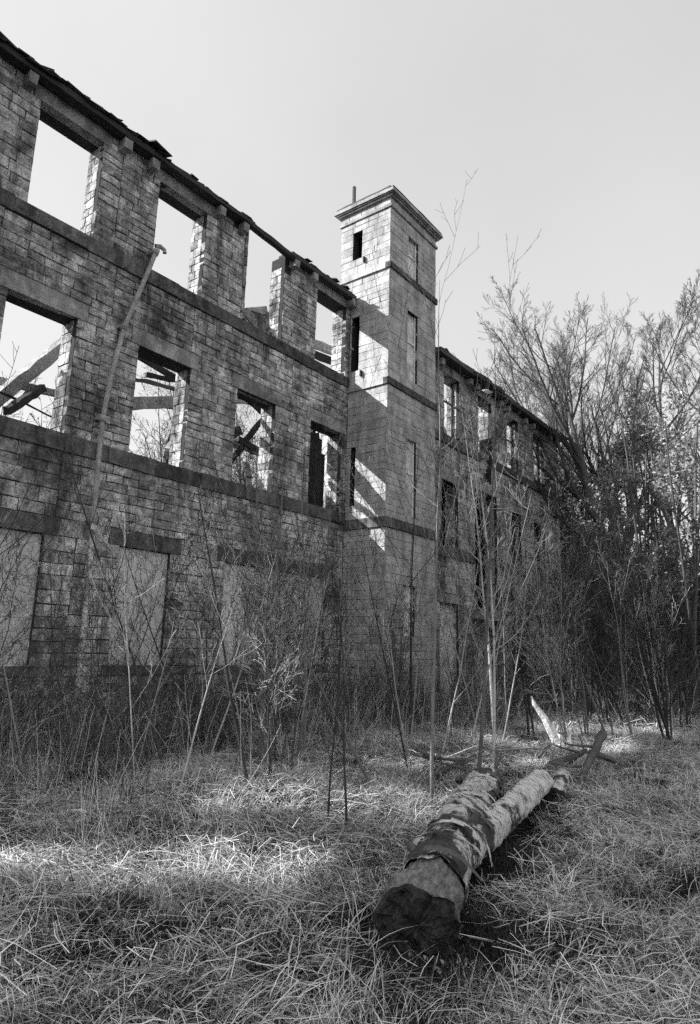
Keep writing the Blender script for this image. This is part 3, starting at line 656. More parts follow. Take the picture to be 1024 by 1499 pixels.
# brushy growth right behind the openings (inside the shell)
SHR = [(9, .2, 1, 34, .42, .6, 6, .10, .05, 4), (6, .1, 1, 38, .5, .65, 4, .12, .03, 3), (4, .1, 1, 36, .5, .8, 3, .12, .0, 3)]
SHR2 = [(11, .3, 1, 36, .3, .55, 6, .12, .05, 4), (7, .1, 1, 40, .45, .6, 4, .14, .03, 3), (4, .1, 1, 40, .5, .7, 3, .14, .0, 3)]
insh = [((14.6, 15.2), 8.6, 'dark tangled clump inside the ruin filling the lower third middle window'), ((11.6, 15.0), 7.8, 'dense pale clump inside the ruin low in the second middle window'), ((8.0, 15.6), 6.4, 'pale scrub inside the ruin at the bottom of the leftmost middle window'), ((13.4, 16.5), 9.2, 'tall brushy sapling clump inside the ruin, seen through the second middle window'), ((16.8, 16.8), 9.4, 'brushy sapling clump inside the ruin, seen through the third middle window'), ((8.7, 17.0), 6.9, 'low brushy clump inside the ruin, seen through the leftmost middle window'), ((19.0, 14.5), 10.6, 'twiggy clump inside the ruin behind the tower')]
for q_, ((x, y), h, lb) in enumerate(insh):
    d = plant(gpt(x, y), (0, 0), h, .045, SHR2, 12, .06, .02, stems=11, spread=.18, rmin=.006)
    build_plant('sapling_clump', lb, 'sapling', gpt(x, y), (m_bark, m_twigd) if q_ in (0, 3, 4) else (m_stem, m_twig), d, None, ('stems', 'twigs'))

# saplings in front of the walls
SAP = [(11, .28, .97, 38, .36, .5, 8, .05, .11, 4), (5, .15, .95, 38, .45, .6, 6, .06, .09, 3)]
SAPL = [(10, .25, .97, 45, .42, .5, 8, .06, .13, 4), (4, .15, .95, 42, .5, .6, 6, .07, .1, 3), (2, .3, .95, 36, .5, .8, 4, .08, .05, 3)]
saps = [ # x, y, height, radius, lean, material, label
 (6.4, 3.75, 6.2, .021, (.04, .03), 1, 'tall straight grey sapling left of the fallen log, tip above the far eave'),
 (7.1, 3.6, 5.6, .024, (.16, -.02), 1, 'tall arching grey sapling just left of the log, with long upcurved branches'),
 (9.0, 4.3, 5.0, .024, (.12, .0), 2, 'pale many-branched sapling in front of the far range doorway'),
 (11.0, 5.2, 6.0, .03, (.0, .06), 2, 'pale sapling with wide upcurved boughs before the collapsed bay'),
 (5.2, 5.2, 3.6, .022, (-.12, .2), 0, 'thin dark sapling leaning left across the tower foot'),
 (6.0, 5.8, 4.2, .024, (.0, .1), 1, 'first of the grey saplings bunched before the inner corner, leaning slightly'),
 (6.3, 6.2, 4.6, .026, (.05, .0), 1, 'second grey sapling bunched before the inner corner, upright'),
 (6.8, 6.0, 4.4, .022, (.1, -.05), 1, 'third grey sapling bunched before the inner corner, tilting right'),
 (7.4, 6.4, 4.8, .024, (.02, .0), 1, 'grey sapling standing against the tower corner'),
 (8.6, 6.8, 4.4, .022, (.08, .0), 0, 'dark sapling before the front of the tower'),
 (3.0, 6.6, 3.9, .02, (-.05, .0), 0, 'thin dark sapling in front of the leftmost chipboard panel'),
 (1.9, 4.6, 2.4, .012, (-.05, .1), 2, 'wispy pale stalk at the left edge before the chipboard panel'),
 (4.4, 6.0, 3.0, .009, (-.1, .1), 2, 'pale crooked sapling before the third chipboard panel'),
 (13.5, 6.2, 6.2, .03, (-.02, .05), 1, 'grey sapling before the end bays of the far range'),
 (10.2, 6.4, 5.6, .026, (.0, .0), 0, 'dark sapling between the tower and the collapsed bay'),
 (5.0, 4.0, 2.0, .012, (.0, .0), 0, 'short black stalk left of the log'),
 (4.75, 3.6, 1.9, .012, (.02, .02), 0, 'short black twig nearest the mossy log'),
 (5.3, 6.7, 4.6, .02, (-.3, .15), 0, 'thin sapling crossing diagonally to the left before the inner corner'),
 (7.6, 4.4, 3.8, .014, (.45, .0), 2, 'low pale sapling fanning right before the tower base'),
 (8.9, 5.6, 4.4, .014, (-.35, .1), 2, 'slim pale sapling fanning left before the tower front'),
 (10.8, 5.0, 4.2, .015, (.3, -.1), 2, 'pale fanning sapling before the last bays of the far range'),
 (5.0, 6.9, 3.4, .012, (.3, .1), 2, 'pale fine sapling fanning right before the third boarded opening'),
 (3.9, 7.2, 3.2, .012, (-.25, .1), 2, 'pale fine sapling fanning left before the second boarded opening'),
 (6.9, 7.0, 3.9, .014, (-.3, .05), 2, 'pale fine sapling fanning left beside the inner corner'),
 (9.6, 5.0, 4.6, .016, (.35, -.1), 2, 'thin pale sapling arching right across the far range'),
 (8.2, 5.2, 4.8, .015, (.2, .05), 1, 'thin grey sapling crossing the tower foot towards the right'),
 (11.8, 5.9, 5.4, .018, (-.25, .1), 2, 'thin pale sapling arching left over the boarded doorway'),
 (7.8, 4.9, 3.6, .013, (-.3, .1), 0, 'fine dark sapling leaning left in front of the tower base'),
 (12.4, 5.6, 4.6, .016, (.1, .1), 1, 'wispy grey sapling before the last ground floor window'),
 (4.2, 5.2, 2.6, .011, (.35, .1), 2, 'pale crooked stalk leaning right before the third chipboard panel'),
 (5.6, 6.4, 3.2, .014, (.4, .0), 2, 'pale bent sapling leaning right before the inner corner'),
 (6.6, 4.6, 4.4, .018, (-.55, .35), 1, 'bare stem leaning far left across the tower foot'),
]
mm_ = [(m_twigd, m_twigd), (m_stem, m_twig), (m_twigp, m_twigp)]
for x, y, h, r, ln, mi, lb in saps:
    d = plant(gpt(x, y), ln, h, r, SAPL if mi == 2 or h > 5.4 else SAP, 14, .02, .012, rmin=.0028)
    build_plant('sapling', lb, 'sapling', gpt(x, y), mm_[mi], d, 'bare saplings growing before the walls', ('stem', 'branches'))
shr = [ # base, height, stems, spread, label
 (4.9, 7.6, 3.4, 8, .38, 'dense twiggy shrub before the second chipboard panel'),
 (6.6, 7.6, 3.7, 8, .35, 'dense twiggy shrub between the second and third chipboard panels'),
 (8.3, 8.0, 3.8, 8, .35, 'dense twiggy shrub before the third chipboard panel'),
 (9.8, 8.6, 3.8, 8, .3, 'twiggy shrub tucked in the inner corner beside the tower'),
 (3.4, 8.4, 2.6, 9, .35, 'low twiggy shrub at the foot of the drainpipe'),
 (12.6, 8.3, 3.0, 7, .35, 'twiggy shrub at the foot of the tower front'),
 (15.6, 8.2, 3.2, 7, .3, 'twiggy shrub between the tower and the boarded doorway'),
 (5.8, 5.4, 2.9, 7, .4, 'pale open shrub standing in the sunlit grass'),
]
for k, (x, y, h, st, sp, lb) in enumerate(shr):
    d = plant(gpt(x, y), (0, 0), h, .014, SHR, 9, .05, .02, stems=st, spread=sp, rmin=.003)
    build_plant('twiggy_shrub', lb, 'shrub', gpt(x, y), (m_twig, m_twig if k != 7 else m_twigp), d, 'twiggy shrubs along the mill wall', ('stems', 'twigs'))
# right thicket
THK = [(10, .2, .98, 30, .42, .5, 6, .08, .05, 3), (6, .15, .98, 36, .45, .6, 4, .1, .03, 3), (3, .15, .98, 36, .5, .7, 3, .1, .03, 3)]
desc = ['slender', 'crooked', 'thick', 'thin', 'forked', 'leaning', 'upright', 'tall']
tone = ['grey', 'pale', 'dark']
near_ = ['at the end of the far range', 'behind the snapped stump', 'below the leaning tree', 'under the ivy-clad tree', 'below the gap of sky', 'among the ivy stems', 'at the right edge of the thicket']
k = 0
for r_, (dist, npx) in enumerate(((13.5, 7), (16.5, 9), (19.5, 10), (23, 10))):
    for q in range(npx):
        px = 775 + (1015 - 775) * (q + .5 + random.uniform(-.3, .3)) / npx
        a = math.radians(23.2 - (px - 760) * (23.2 - 10.0) / 264); x = dist * math.cos(a) + random.uniform(-.5, .5); y = dist * math.sin(a)
        if y > 9.6: y = 9.3
        if px < 822 and dist > 15: continue
        h = random.uniform(3.0, 5.0) + (dist - 13) * .1; mi = random.choice((0, 1, 0, 2, 1))
        d = plant(gpt(x, y), (random.uniform(-.12, .08), random.uniform(-.08, .12)), h, random.uniform(.013, .027), THK, 13, .05, .02, stems=2 + q % 3, spread=.16, rmin=.004)
        lb = '%s %s thicket sapling %s, %s row from the grass' % (desc[(k * 3) % 8], tone[(1, 0, 2)[mi] if mi else 2], near_[min(6, int((px - 775) / 35))], ('front', 'second', 'third', 'back')[r_])
        build_plant('thicket_sapling', lb, 'sapling', gpt(x, y), mm_[mi], d, 'saplings of the right-hand thicket', ('stems', 'branches'))
        k += 1
# evergreen and ivy masses
def ivy_mass(name, label, cat, base, pts, nleaf, spread, size, m_, stem_r=.12):
    t = thing(name, label, cat, base)
    P = np.array(pts, float)
    S = np.repeat(np.array([base], float), 6, 0) + RS.normal(size=(6, 3)) * [.25, .25, 0]
    top = P[P[:, 2].argmax()]
    d = np.tile((top - np.array(base)) / np.linalg.norm(top - np.array(base)), (6, 1)) + RS.normal(size=(6, 3)) * .06; d /= np.linalg.norm(d, axis=1, keepdims=True)
    Pp, Rr = grow(S, d, np.full(6, np.linalg.norm(top - np.array(base)) * .9), np.full(6, stem_r * .5), 8, .04, .02)
    TM().add(Pp, Rr, 6).build('stems', m_bark, t)
    o = leaves(P, nleaf, spread, size, m_, 'leaves', t); o['kind'] = 'stuff'
    return t
def blob(c, r, n):   # uneven clumps through a volume
    v = rnd_dir(n) * (RS.uniform(0.15, 1, (n, 1)) ** .45) * np.array(r); return np.array(c) + v
ivy_mass('ivy_clad_tree', 'ivy-clad tree with glinting leaves at the end of the far range', 'tree', gpt(31, 10.6), np.concatenate([blob((31, 10.7, 8.0), (1.3, 1.5, 3.2), 60), blob((31.2, 11.3, 10.4), (1, 1, 1.0), 14), blob((31, 10.4, 4), (1.6, 1.5, 3), 40)]), 26000, .26, .085, m_ivy)
ivy_mass('evergreen_bush', 'dark evergreen bush below the gap of sky', 'bush', gpt(23.5, 6.6), np.concatenate([blob((24.5, 7.6, 2.6), (1.5, 1.3, 2.5), 60), blob((23.6, 6.0, 2.2), (1.5, 1.3, 2.3), 50)]), 26000, .3, .08, m_dleaf)
ivy_mass('evergreen_bush', 'dark evergreen bush behind the right thicket stems', 'bush', gpt(24, 4.6), blob((24.2, 4.5, 2.3), (1.5, 1.7, 2.4), 80), 20000, .3, .08, m_dleaf)
for k, (x, y, z0, z1, lb) in enumerate(((19.8, 5.0, 3.2, 8.0, 'ivy-wrapped pole left of the others at the right edge'), (19.6, 4.2, 3.4, 9.2, 'tallest ivy-wrapped pole at the right edge'), (18.6, 3.55, 3.0, 8.3, 'ivy-wrapped pole nearest the right edge'), (21.5, 6.2, 4.0, 7.6, 'short ivy-wrapped pole beside the gap of sky'))):
    n = 46; zz = RS.uniform(z0, z1, n); P = np.stack([x + RS.normal(size=n) * .28, y + RS.normal(size=n) * .34, zz], 1)
    ivy_mass('ivy_bush', lb, 'ivy', gpt(x, y), P, 3000, .15, .055, m_ivy, .1)
tag(leaves(np.concatenate([blob((60 + 8 * math.cos(a), -25 + k * 5.5, 4), (5, 5, 5), 12) for k, a in enumerate(np.arange(0, 24, 1.1))]), 30000, 1.6, .5, m_dleaf, 'distant_wood', None), kind='stuff')

# ---------------- logs
def birch_mat(name, moss, white=.62):
    m = bpy.data.materials.new(name); m.use_nodes = True; n = m.node_tree; N = n.nodes; L = n.links; p = N['Principled BSDF']
    tc = N.new('ShaderNodeTexCoord')
    def noise(sc_, scl, det=5, r=.6):
        mp = N.new('ShaderNodeMapping'); mp.inputs['Scale'].default_value = sc_; L.new(tc.outputs['Object'], mp.inputs[0])
        t = N.new('ShaderNodeTexNoise'); t.inputs['Scale'].default_value = scl; t.inputs['Detail'].default_value = det; t.inputs['Roughness'].default_value = r; L.new(mp.outputs[0], t.inputs[0]); return t.outputs['Fac']
    def ramp(f, a, b):
        r = N.new('ShaderNodeMapRange'); r.inputs['From Min'].default_value = a; r.inputs['From Max'].default_value = b; L.new(f, r.inputs['Value']); return r.outputs[0]
    def mix(f, a, b):
        x = N.new('ShaderNodeMix'); x.data_type = 'RGBA'; L.new(f, x.inputs[0])
        for i, v in ((6, a), (7, b)):
            if isinstance(v, float): x.inputs[i].default_value = (v, v, v, 1)
            else: L.new(v, x.inputs[i])
        return x.outputs[2]
    lent = noise((9, 2.2, 2.2), 4.2, 6, .7); fine = noise((5, 1, 1), 22, 4); patch = noise((1.0, 1, 1), 2.3, 6, .7)
    c = mix(ramp(fine, .3, .7), white * .55, white)
    lent2 = noise((26, 3, 3), 3.0, 3, .6); c = mix(ramp(lent, .54, .60), c, .05); c = mix(ramp(lent2, .60, .66), c, .09)
    c = mix(ramp(patch, moss, moss + .05), c, mix(ramp(fine, .3, .7), .025, .11))
    L.new(c, p.inputs['Base Color']); p.inputs['Roughness'].default_value = .8; p.inputs['Specular IOR Level'].default_value = .25
    b = N.new('ShaderNodeBump'); b.inputs['Strength'].default_value = .9; b.inputs['Distance'].default_value = .02
    a = N.new('ShaderNodeMath'); a.operation = 'ADD'; L.new(fine, a.inputs[0]); L.new(ramp(patch, moss, moss + .08), a.inputs[1]); L.new(a.outputs[0], b.inputs['Height']); L.new(b.outputs[0], p.inputs['Normal'])
    return m
m_birch_old = birch_mat('mossy_birch_bark', .485, .8); m_birch = birch_mat('white_birch_bark', .54, .9)
m_endgrain = mat('wet_end_grain', .045, 0, 6, 1.5, 60, 1.3, .9, .02, obj_coords=True)
m_peeled = mat('peeled_wood', .2, 0, 5, 1.4, 40, 1.1, 1.0, .02, stretch=(.3, 1, 1), obj_coords=True, stain=.6, stain_scale=3)
def log(name, label, a, b, r0, r1, m_, cut=True, wob=.012, bend=.0, peel=0.0):
    a = np.array(a, float); b = np.array(b, float); d = b - a; Ln = np.linalg.norm(d)
    X_ = d / Ln; Y_ = np.cross([0, 0, 1.0], X_); Y_ /= np.linalg.norm(Y_); Z_ = np.cross(X_, Y_)
    Mx = Matrix([[X_[0], Y_[0], Z_[0], a[0]], [X_[1], Y_[1], Z_[1], a[1]], [X_[2], Y_[2], Z_[2], a[2]], [0, 0, 0, 1]])
    def surf(x0, x1, off, nr=70, ns=40, rag=0.0, seed=0.):
        xs = np.linspace(x0, x1, nr); th = np.linspace(0, 2 * np.pi, ns, endpoint=False)
        XX, TT = np.meshgrid(xs, th, indexing='ij'); r = r0 + (r1 - r0) * (XX / Ln) ** .8
        r = r * (1 + .05 * np.sin(3 * TT + XX * 1.7) + .03 * np.sin(5 * TT - XX * 5 + seed)) + wob * np.sin(XX * 23 + 3 * np.sin(TT)) * .5 + off + RS.normal(size=XX.shape) * wob * .25 + wob * 1.1 * hsh(XX * 3.1, TT * 1.0 // 1 * 0 + np.cos(TT) * 2.2, 1.3) + wob * .8 * hsh(XX * 9, np.sin(TT) * 5, .4)
        XX = XX + rag * (np.sin(TT * 3 + seed) + .6 * np.sin(TT * 7 + 1)) * np.clip(1 - (XX - x0) / .12, 0, 1)
        cy = bend * np.sin(XX / Ln * np.pi)
        V = np.stack([XX, np.cos(TT) * r + cy, np.sin(TT) * r], -1); ii = np.arange(nr * ns).reshape(nr, ns)
        A = ii[:-1]; D_ = ii[1:]; q = np.stack([A, np.roll(A, -1, 1), np.roll(D_, -1, 1), D_], -1).reshape(-1, 4)
        return V.reshape(-1, 3), q, V
    t = bpy.data.objects.new(name, None); COL.objects.link(t); t.matrix_world = Mx; tag(t, label, 'log')
    def child(nm, me, mt):
        o = bpy.data.objects.new(nm, me); COL.objects.link(o); me.materials.append(mt); o.parent = t; return o
    if peel:
        V, q, _ = surf(peel, Ln, .0, nr=90, rag=.05); child('bark', mesh_np('bark', V, quads=q, smooth=True), m_)
        V, q, VV = surf(0, peel + .25, -.014, nr=24, seed=2); child('bare_wood', mesh_np('bare_wood', V, quads=q, smooth=True), m_peeled)
    else:
        V, q, VV = surf(0, Ln, 0); child('bark', mesh_np('bark', V, quads=q, smooth=True), m_)
    for e, nm in ((0, 'cut_end'), (-1, 'far_end')):
        rim = VV[e] if (e == 0 or not peel) else surf(peel, Ln, 0)[2][-1]
        ns = len(rim); c = rim.mean(0); rings = [rim]; rr = np.hypot(*(rim - c)[:, 1:].T).mean(); fs = (.93, .8, .62, .42, .2)
        for f in fs:
            u_ = (rim - c); u_ = u_ / np.hypot(u_[:, 1], u_[:, 2])[:, None]; q_ = c + ((rim - c) * f + u_ * rr * f) * .5; q_[:, 0] = c[0]
            q_[:, 0] += .03 * hsh(q_[:, 1] * 9, q_[:, 2] * 9, 2) + .014 * hsh(q_[:, 1] * 33, q_[:, 2] * 29, 1) + (-.05 if e == 0 else 0) * np.clip(q_[:, 1] * 6, 0, 1) + RS.normal(size=ns) * .003
            rings.append(q_)
        V = np.concatenate(rings + [c[None]]); Q = []; T = []; nf = len(fs)
        for k_ in range(nf):
            for s in range(ns): Q.append([k_ * ns + s, k_ * ns + (s + 1) % ns, (k_ + 1) * ns + (s + 1) % ns, (k_ + 1) * ns + s])
        for s in range(ns): T.append([nf * ns + s, nf * ns + (s + 1) % ns, (nf + 1) * ns])
        child(nm, mesh_np(nm, V, quads=Q, tris=T), m_endgrain)
    return t, child, Ln
lg, child, Ln = log('birch_log', 'thick mossy birch log with a dark cut end, nearest the camera', (3.2, 1.96, .21), (6.9, 3.35, .25), .22, .155, m_birch_old, peel=.45, bend=.05)
for x_, th_ in ((.9, .5), (1.6, 2.2), (2.3, .3), (2.9, 2.6)):
    r_ = .22 - .02 * x_; p0 = np.array([x_, math.cos(th_) * r_, math.sin(th_) * r_]); d0 = np.array([.4, math.cos(th_), math.sin(th_)]) * .07
    V_, Q_ = tubes(np.array([[p0 - d0, p0, p0 + d0 * .9, p0 + d0]]), np.array([[.04, .036, .026, .003]]), 8); child('branch_stub', mesh_np('branch_stub', V_, quads=Q_), m_bark)
for k in range(26):       # curling bark flakes
    x = random.uniform(.45, Ln - .2); th = random.uniform(.3, 3.0); r = .25 - .09 * x / Ln
    s = random.uniform(.05, .13); n = 6; sk = random.uniform(-.6, .6); V = []; Q = []
    for i in range(n):
        f = i / (n - 1); a_ = th + (f - .5) * 2 * s / r * 1.6; rr = r + .01 + .05 * f * f * random.uniform(.4, 1)
        for e in (-1, 1): V.append((x + e * s * .45 * (1 - .4 * f) + sk * s * f + random.uniform(-.01, .01), math.cos(a_) * rr, math.sin(a_) * rr))
        if i: Q.append([2 * i - 2, 2 * i - 1, 2 * i + 1, 2 * i])
    child('bark_flake', mesh_np('bark_flake', V, quads=Q), m_birch if k % 3 else m_bark)
log('birch_log', 'slim white birch log lying against the right side of the mossy log', (4.2, 2.34, .2), (7.15, 2.86, .27), .125, .12, m_birch, wob=.006)
log('birch_log', 'short broken birch log just beyond the slim white log', (7.2, 2.74, .12), (8.5, 3.12, .13), .11, .09, m_birch, wob=.006)
def stick(a, b, r, label, m_, cat='branch', name='fallen_branch', kk=7, wob=.06):
    P, R = grow(np.array([a], float), np.array([(np.array(b) - a) / np.linalg.norm(np.array(b) - a)]), np.array([np.linalg.norm(np.array(b) - a)]), np.array([r]), kk, wob, 0, .5)
    tm = TM().add(np.concatenate([P[:, :1], P[:, :1], P, P[:, -1:]], 1) + np.array([0, 0, 1e-4]) * np.arange(kk + 3)[None, :, None], np.concatenate([np.full((1, 1), .001), R[:, :1] * .98, R, np.full((1, 1), .001)], 1), 8); S, D, L, R2 = spawn(P, R, np.array([np.linalg.norm(np.array(b) - a)]), 4, .2, 1, 45, .4, .5)
    P2, R2 = grow(S, D, L, R2, 5, .1, 0); tm.add(P2, R2, 5)
    o = tm.build(name, m_); tag(o, label, cat); return o
stick((9.6, 2.95, .55), (8.0, 2.75, .15), .06, 'dark broken branch with stubs beyond the short log', m_bark)
stick((8.4, 3.25, .2), (10.0, 3.4, .4), .07, 'dark branch lying across the far end of the logs', m_bark)
stick((9.5, 3.1, .3), (10.0, 2.7, .1), .05, 'short dark branch stub right of the crossing branch', m_bark)
stick((7.6, 4.6, .2), (8.3, 4.1, .3), .012, 'thin pale stick lying in the litter left of the logs', m_stalk)
stick((6.9, 3.7, .2), (8.2, 3.9, .25), .045, 'mossy dark branch heaped behind the thick log', m_bark)
stick((7.3, 4.2, .15), (8.8, 4.5, .35), .03, 'dark branch tilted upward left of the logs', m_bark)
stick((4.9, 2.05, .1), (5.25, 1.88, .16), .02, 'short dark stub poking from under the right side of the log', m_bark)
mb = MB()
for (a_, b_, w1, h1) in (((11.5, 4.28, .05), (11.2, 4.6, .85), .17, .06), ((11.45, 4.33, 0), (11.5, 4.35, .45), .11, .05), ((11.6, 4.2, 0), (11.65, 4.1, .4), .1, .05), ((11.5, 4.28, -.05), (11.5, 4.28, .22), .3, .3)):
    a_ = np.array(a_, float); b_ = np.array(b_, float); P = [a_ + (b_ - a_) * t + RS.normal(size=3) * .015 for t in (0, .3, .6, .85, 1)]
    V_, Q_ = tubes(np.array([P]), np.array([[w1 / 2, w1 / 2.2, w1 / 2.8, w1 / 5, .004 if h1 < .2 else .1]]), 6); mb.raw(V_ + RS.normal(size=V_.shape) * .008, Q_)
for k_, (x, y, l_, a_) in enumerate(((7.4, 3.55, .9, .4), (7.9, 3.6, 1.2, 2.2), (8.3, 3.75, .8, 1.3), (8.0, 4.2, 1.0, 2.9), (8.7, 3.5, .9, .1), (9.3, 3.6, .8, 2.0), (9.0, 3.1, .7, 1.0), (7.0, 4.0, .8, .9))):
    stick((x, y, .12 + .04 * k_), (x + l_ * math.cos(a_), y + l_ * math.sin(a_), .3), random.uniform(.012, .03), ('thin dark twiggy stick', 'crooked bark-covered stick', 'short rotten stick', 'long dark stick', 'forked stick', 'half buried stick', 'sloping stick', 'mossy stick')[k_] + ' in the heap ' + ('behind the thick log', 'between log ends and stump', 'left of the stump', 'below the shrubs', 'beside the short log', 'nearest the stump', 'right of the short log', 'furthest left in the litter')[k_], m_bark)
st = mb.build('snapped_stump', mat('splintered_wood', .75, 0, 5, 1.0, 30, 1.0, .8, .01)); st['kind'] = 'thing'
tag(st, 'snapped stump of pale splintered wood beyond the logs, lit by the sun', 'stump')

# ---------------- grass
def blade_clump(name, n, h, rad, lie, wd, m_, seg=5, flow=False):
    V = []; Q = []; c = 0
    for _ in range(n):
        a = random.uniform(0, 6.283); r = rad * math.sqrt(random.random()); b = np.array([math.cos(a) * r, math.sin(a) * r, -.03])
        az_ = random.gauss(0, .85) if flow else random.uniform(0, 6.283); d = np.array([math.cos(az_) * .35, math.sin(az_) * .35, 1.0]); d /= np.linalg.norm(d)
        L_ = h * random.uniform(.5, 1.25); ly = lie * random.uniform(.4, 1.5); w0 = wd * random.uniform(.6, 1.3); s = np.array([-math.sin(az_), math.cos(az_), 0]) + RS.normal(size=3) * .3; s /= np.linalg.norm(s)
        p = b.copy(); turn = np.array([math.cos(az_ + random.uniform(-.6, .6)), math.sin(az_ + random.uniform(-.6, .6)), -.45])
        for i in range(seg + 1):
            ww = w0 * (1 - .85 * (i / seg) ** 1.5); V.append(p - s * ww); V.append(p + s * ww)
            if i: Q.append([c + 2 * i - 2, c + 2 * i - 1, c + 2 * i + 1, c + 2 * i])
            d = d + turn * ly / seg * (i + .5) / seg * 2 + RS.normal(size=3) * .06; d /= np.linalg.norm(d); p = p + d * L_ / seg
            if p[2] < .01: p[2] = .01 + random.random() * .02
        c += 2 * (seg + 1)
    me = mesh_np(name, V, quads=Q); return me
def proto_collection(name, meshes):
    c = bpy.data.collections.new(name)
    for k, me in enumerate(meshes):
        o = bpy.data.objects.new('%s_blades' % name, me); c.objects.link(o)
    return c
def scatter(name, P, yaw, scl, tilt, coll, label=None):
    me = bpy.data.meshes.new(name); me.vertices.add(len(P)); me.vertices.foreach_set('co', np.asarray(P, np.float32).ravel())
    rot = yaw.astype(np.float32) if yaw.ndim == 2 else np.stack([tilt * RS.normal(size=len(P)), tilt * RS.normal(size=len(P)), yaw], 1).astype(np.float32)
    a = me.attributes.new('rot', 'FLOAT_VECTOR', 'POINT'); a.data.foreach_set('vector', rot.ravel())
    a = me.attributes.new('scl', 'FLOAT', 'POINT'); a.data.foreach_set('value', np.asarray(scl, np.float32))
    o = bpy.data.objects.new(name, me); COL.objects.link(o)
    ng = bpy.data.node_groups.new(name, 'GeometryNodeTree'); ng.interface.new_socket('Geometry', in_out='INPUT', socket_type='NodeSocketGeometry'); ng.interface.new_socket('Geometry', in_out='OUTPUT', socket_type='NodeSocketGeometry')
    N = ng.nodes; L = ng.links; gi = N.new('NodeGroupInput'); go = N.new('NodeGroupOutput')
    ci = N.new('GeometryNodeCollectionInfo'); ci.inputs['Collection'].default_value = coll; ci.inputs['Separate Children'].default_value = True; ci.inputs['Reset Children'].default_value = True
    ip = N.new('GeometryNodeInstanceOnPoints'); ip.inputs['Pick Instance'].default_value = True
    r = N.new('GeometryNodeInputNamedAttribute'); r.data_type = 'FLOAT_VECTOR'; r.inputs['Name'].default_value = 'rot'
    s = N.new('GeometryNodeInputNamedAttribute'); s.data_type = 'FLOAT'; s.inputs['Name'].default_value = 'scl'
    rv = N.new('FunctionNodeRandomValue'); rv.data_type = 'INT'; rv.inputs[4].default_value = 0; rv.inputs[5].default_value = len(coll.objects) - 1
    L.new(gi.outputs[0], ip.inputs['Points']); L.new(ci.outputs[0], ip.inputs['Instance']); L.new(rv.outputs[2], ip.inputs['Instance Index'])
    e = N.new('FunctionNodeEulerToRotation'); L.new(r.outputs[0], e.inputs[0]); L.new(e.outputs[0], ip.inputs['Rotation']); L.new(s.outputs[0], ip.inputs['Scale']); L.new(ip.outputs[0], go.inputs[0])
    md = o.modifiers.new('scatter', 'NODES'); md.node_group = ng
    return tag(o, kind='stuff')
def pts(n, dist0, dist1, a0, a1, pw=1.0):
    """points over a wedge of ground around where one stands, denser close by"""
    d = dist0 + (dist1 - dist0) * RS.uniform(0, 1, n) ** pw; a = np.radians(RS.uniform(a0, a1, n)); return d * np.cos(a), d * np.sin(a)
def in_log(x, y, m_=.24):
    def seg(ax_, ay_, bx, by, r):
        dx, dy = bx - ax_, by - ay_; t = np.clip(((x - ax_) * dx + (y - ay_) * dy) / (dx * dx + dy * dy), 0, 1)
        return np.hypot(x - ax_ - t * dx, y - ay_ - t * dy) < r
    return seg(3.33, 2.08, 6.9, 3.35, m_) | seg(4.75, 2.2, 7.15, 2.86, m_ * .6)
def bare(x, y): return (np.hypot(x - 3.15, y - 1.85) < .25) | (np.hypot(x - 3.5, y - 1.75) < .22) | (np.hypot((x - 3.9) * 1.0, (y - 1.5) * 1.6) < .42)
def merge_me(name, parts_, m_):
    V = []; Q = []; n = 0
    for me, T in parts_:
        v = np.empty(len(me.vertices) * 3, np.float32); me.vertices.foreach_get('co', v); v = v.reshape(-1, 3) @ T[0].T + T[1]
        q = np.empty(len(me.loops), np.int32); me.loops.foreach_get('vertex_index', q); V.append(v); Q.append(q.reshape(-1, 4) + n); n += len(v)
    me = mesh_np(name, np.concatenate(V), quads=np.concatenate(Q)); me.materials.append(m_); return me
def tile(name, tufts, ntuft, rad, m_, flow=True):
    P = []
    for k in range(ntuft):
        a = random.uniform(0, 6.283); r_ = rad * math.sqrt(random.random()); yw = random.gauss(0, .6) if flow else random.uniform(0, 6.28); c, s_ = math.cos(yw), math.sin(yw); q = random.uniform(.65, 1.25)
        P.append((random.choice(tufts), (np.array([[c, -s_, 0], [s_, c, 0], [0, 0, 1.0]]) * q, np.array([math.cos(a) * r_, math.sin(a) * r_, 0]))))
    return merge_me(name, P, m_)
tuft = [blade_clump('tuft', 28, .27, .10, 2.4, .0024, m_straw, 5, True) for _ in range(6)] + [blade_clump('tuft', 26, .23, .14, 3.0, .0024, m_straw, 5, True) for _ in range(4)]
def litter_me():
    V = []; Q = []
    for k in range(20):
        a = random.uniform(0, 6.283); c = np.array([random.uniform(-.16, .16), random.uniform(-.16, .16), random.uniform(.02, .13)]); d = np.array([math.cos(a), math.sin(a), random.uniform(-.25, .25)]); L_ = random.uniform(.05, .15); m0 = c + RS.normal(size=3) * .02
        n_ = np.array([-math.sin(a), math.cos(a), random.uniform(-.5, .5)]) * random.uniform(.0009, .0019); b = len(V)
        for p in (c - d * L_, m0, c + d * L_): V += [p - n_, p + n_]
        Q += [[b, b + 1, b + 3, b + 2], [b + 2, b + 3, b + 5, b + 4]]
    return mesh_np('litter', V, quads=Q)
litter = [litter_me() for _ in range(6)]
tuft_t = [blade_clump('tuft', 9, .45, .12, 1.1, .0022, m_straw, 6, True) for _ in range(5)]
tuft_s = [blade_clump('tuft', 40, .13, .14, 1.2, .0024, m_moss, 3) for _ in range(4)]
straw = proto_collection('straw_tile', [tile('straw_blades', tuft + litter, 26, .40, m_straw) for _ in range(7)])
tall = proto_collection('tall_straw', [tile('tall_blades', tuft_t, 5, .3, m_straw) for _ in range(5)])
short = proto_collection('short_sward', [tile('short_blades', tuft_s, 16, .38, m_moss, False) for _ in range(5)])
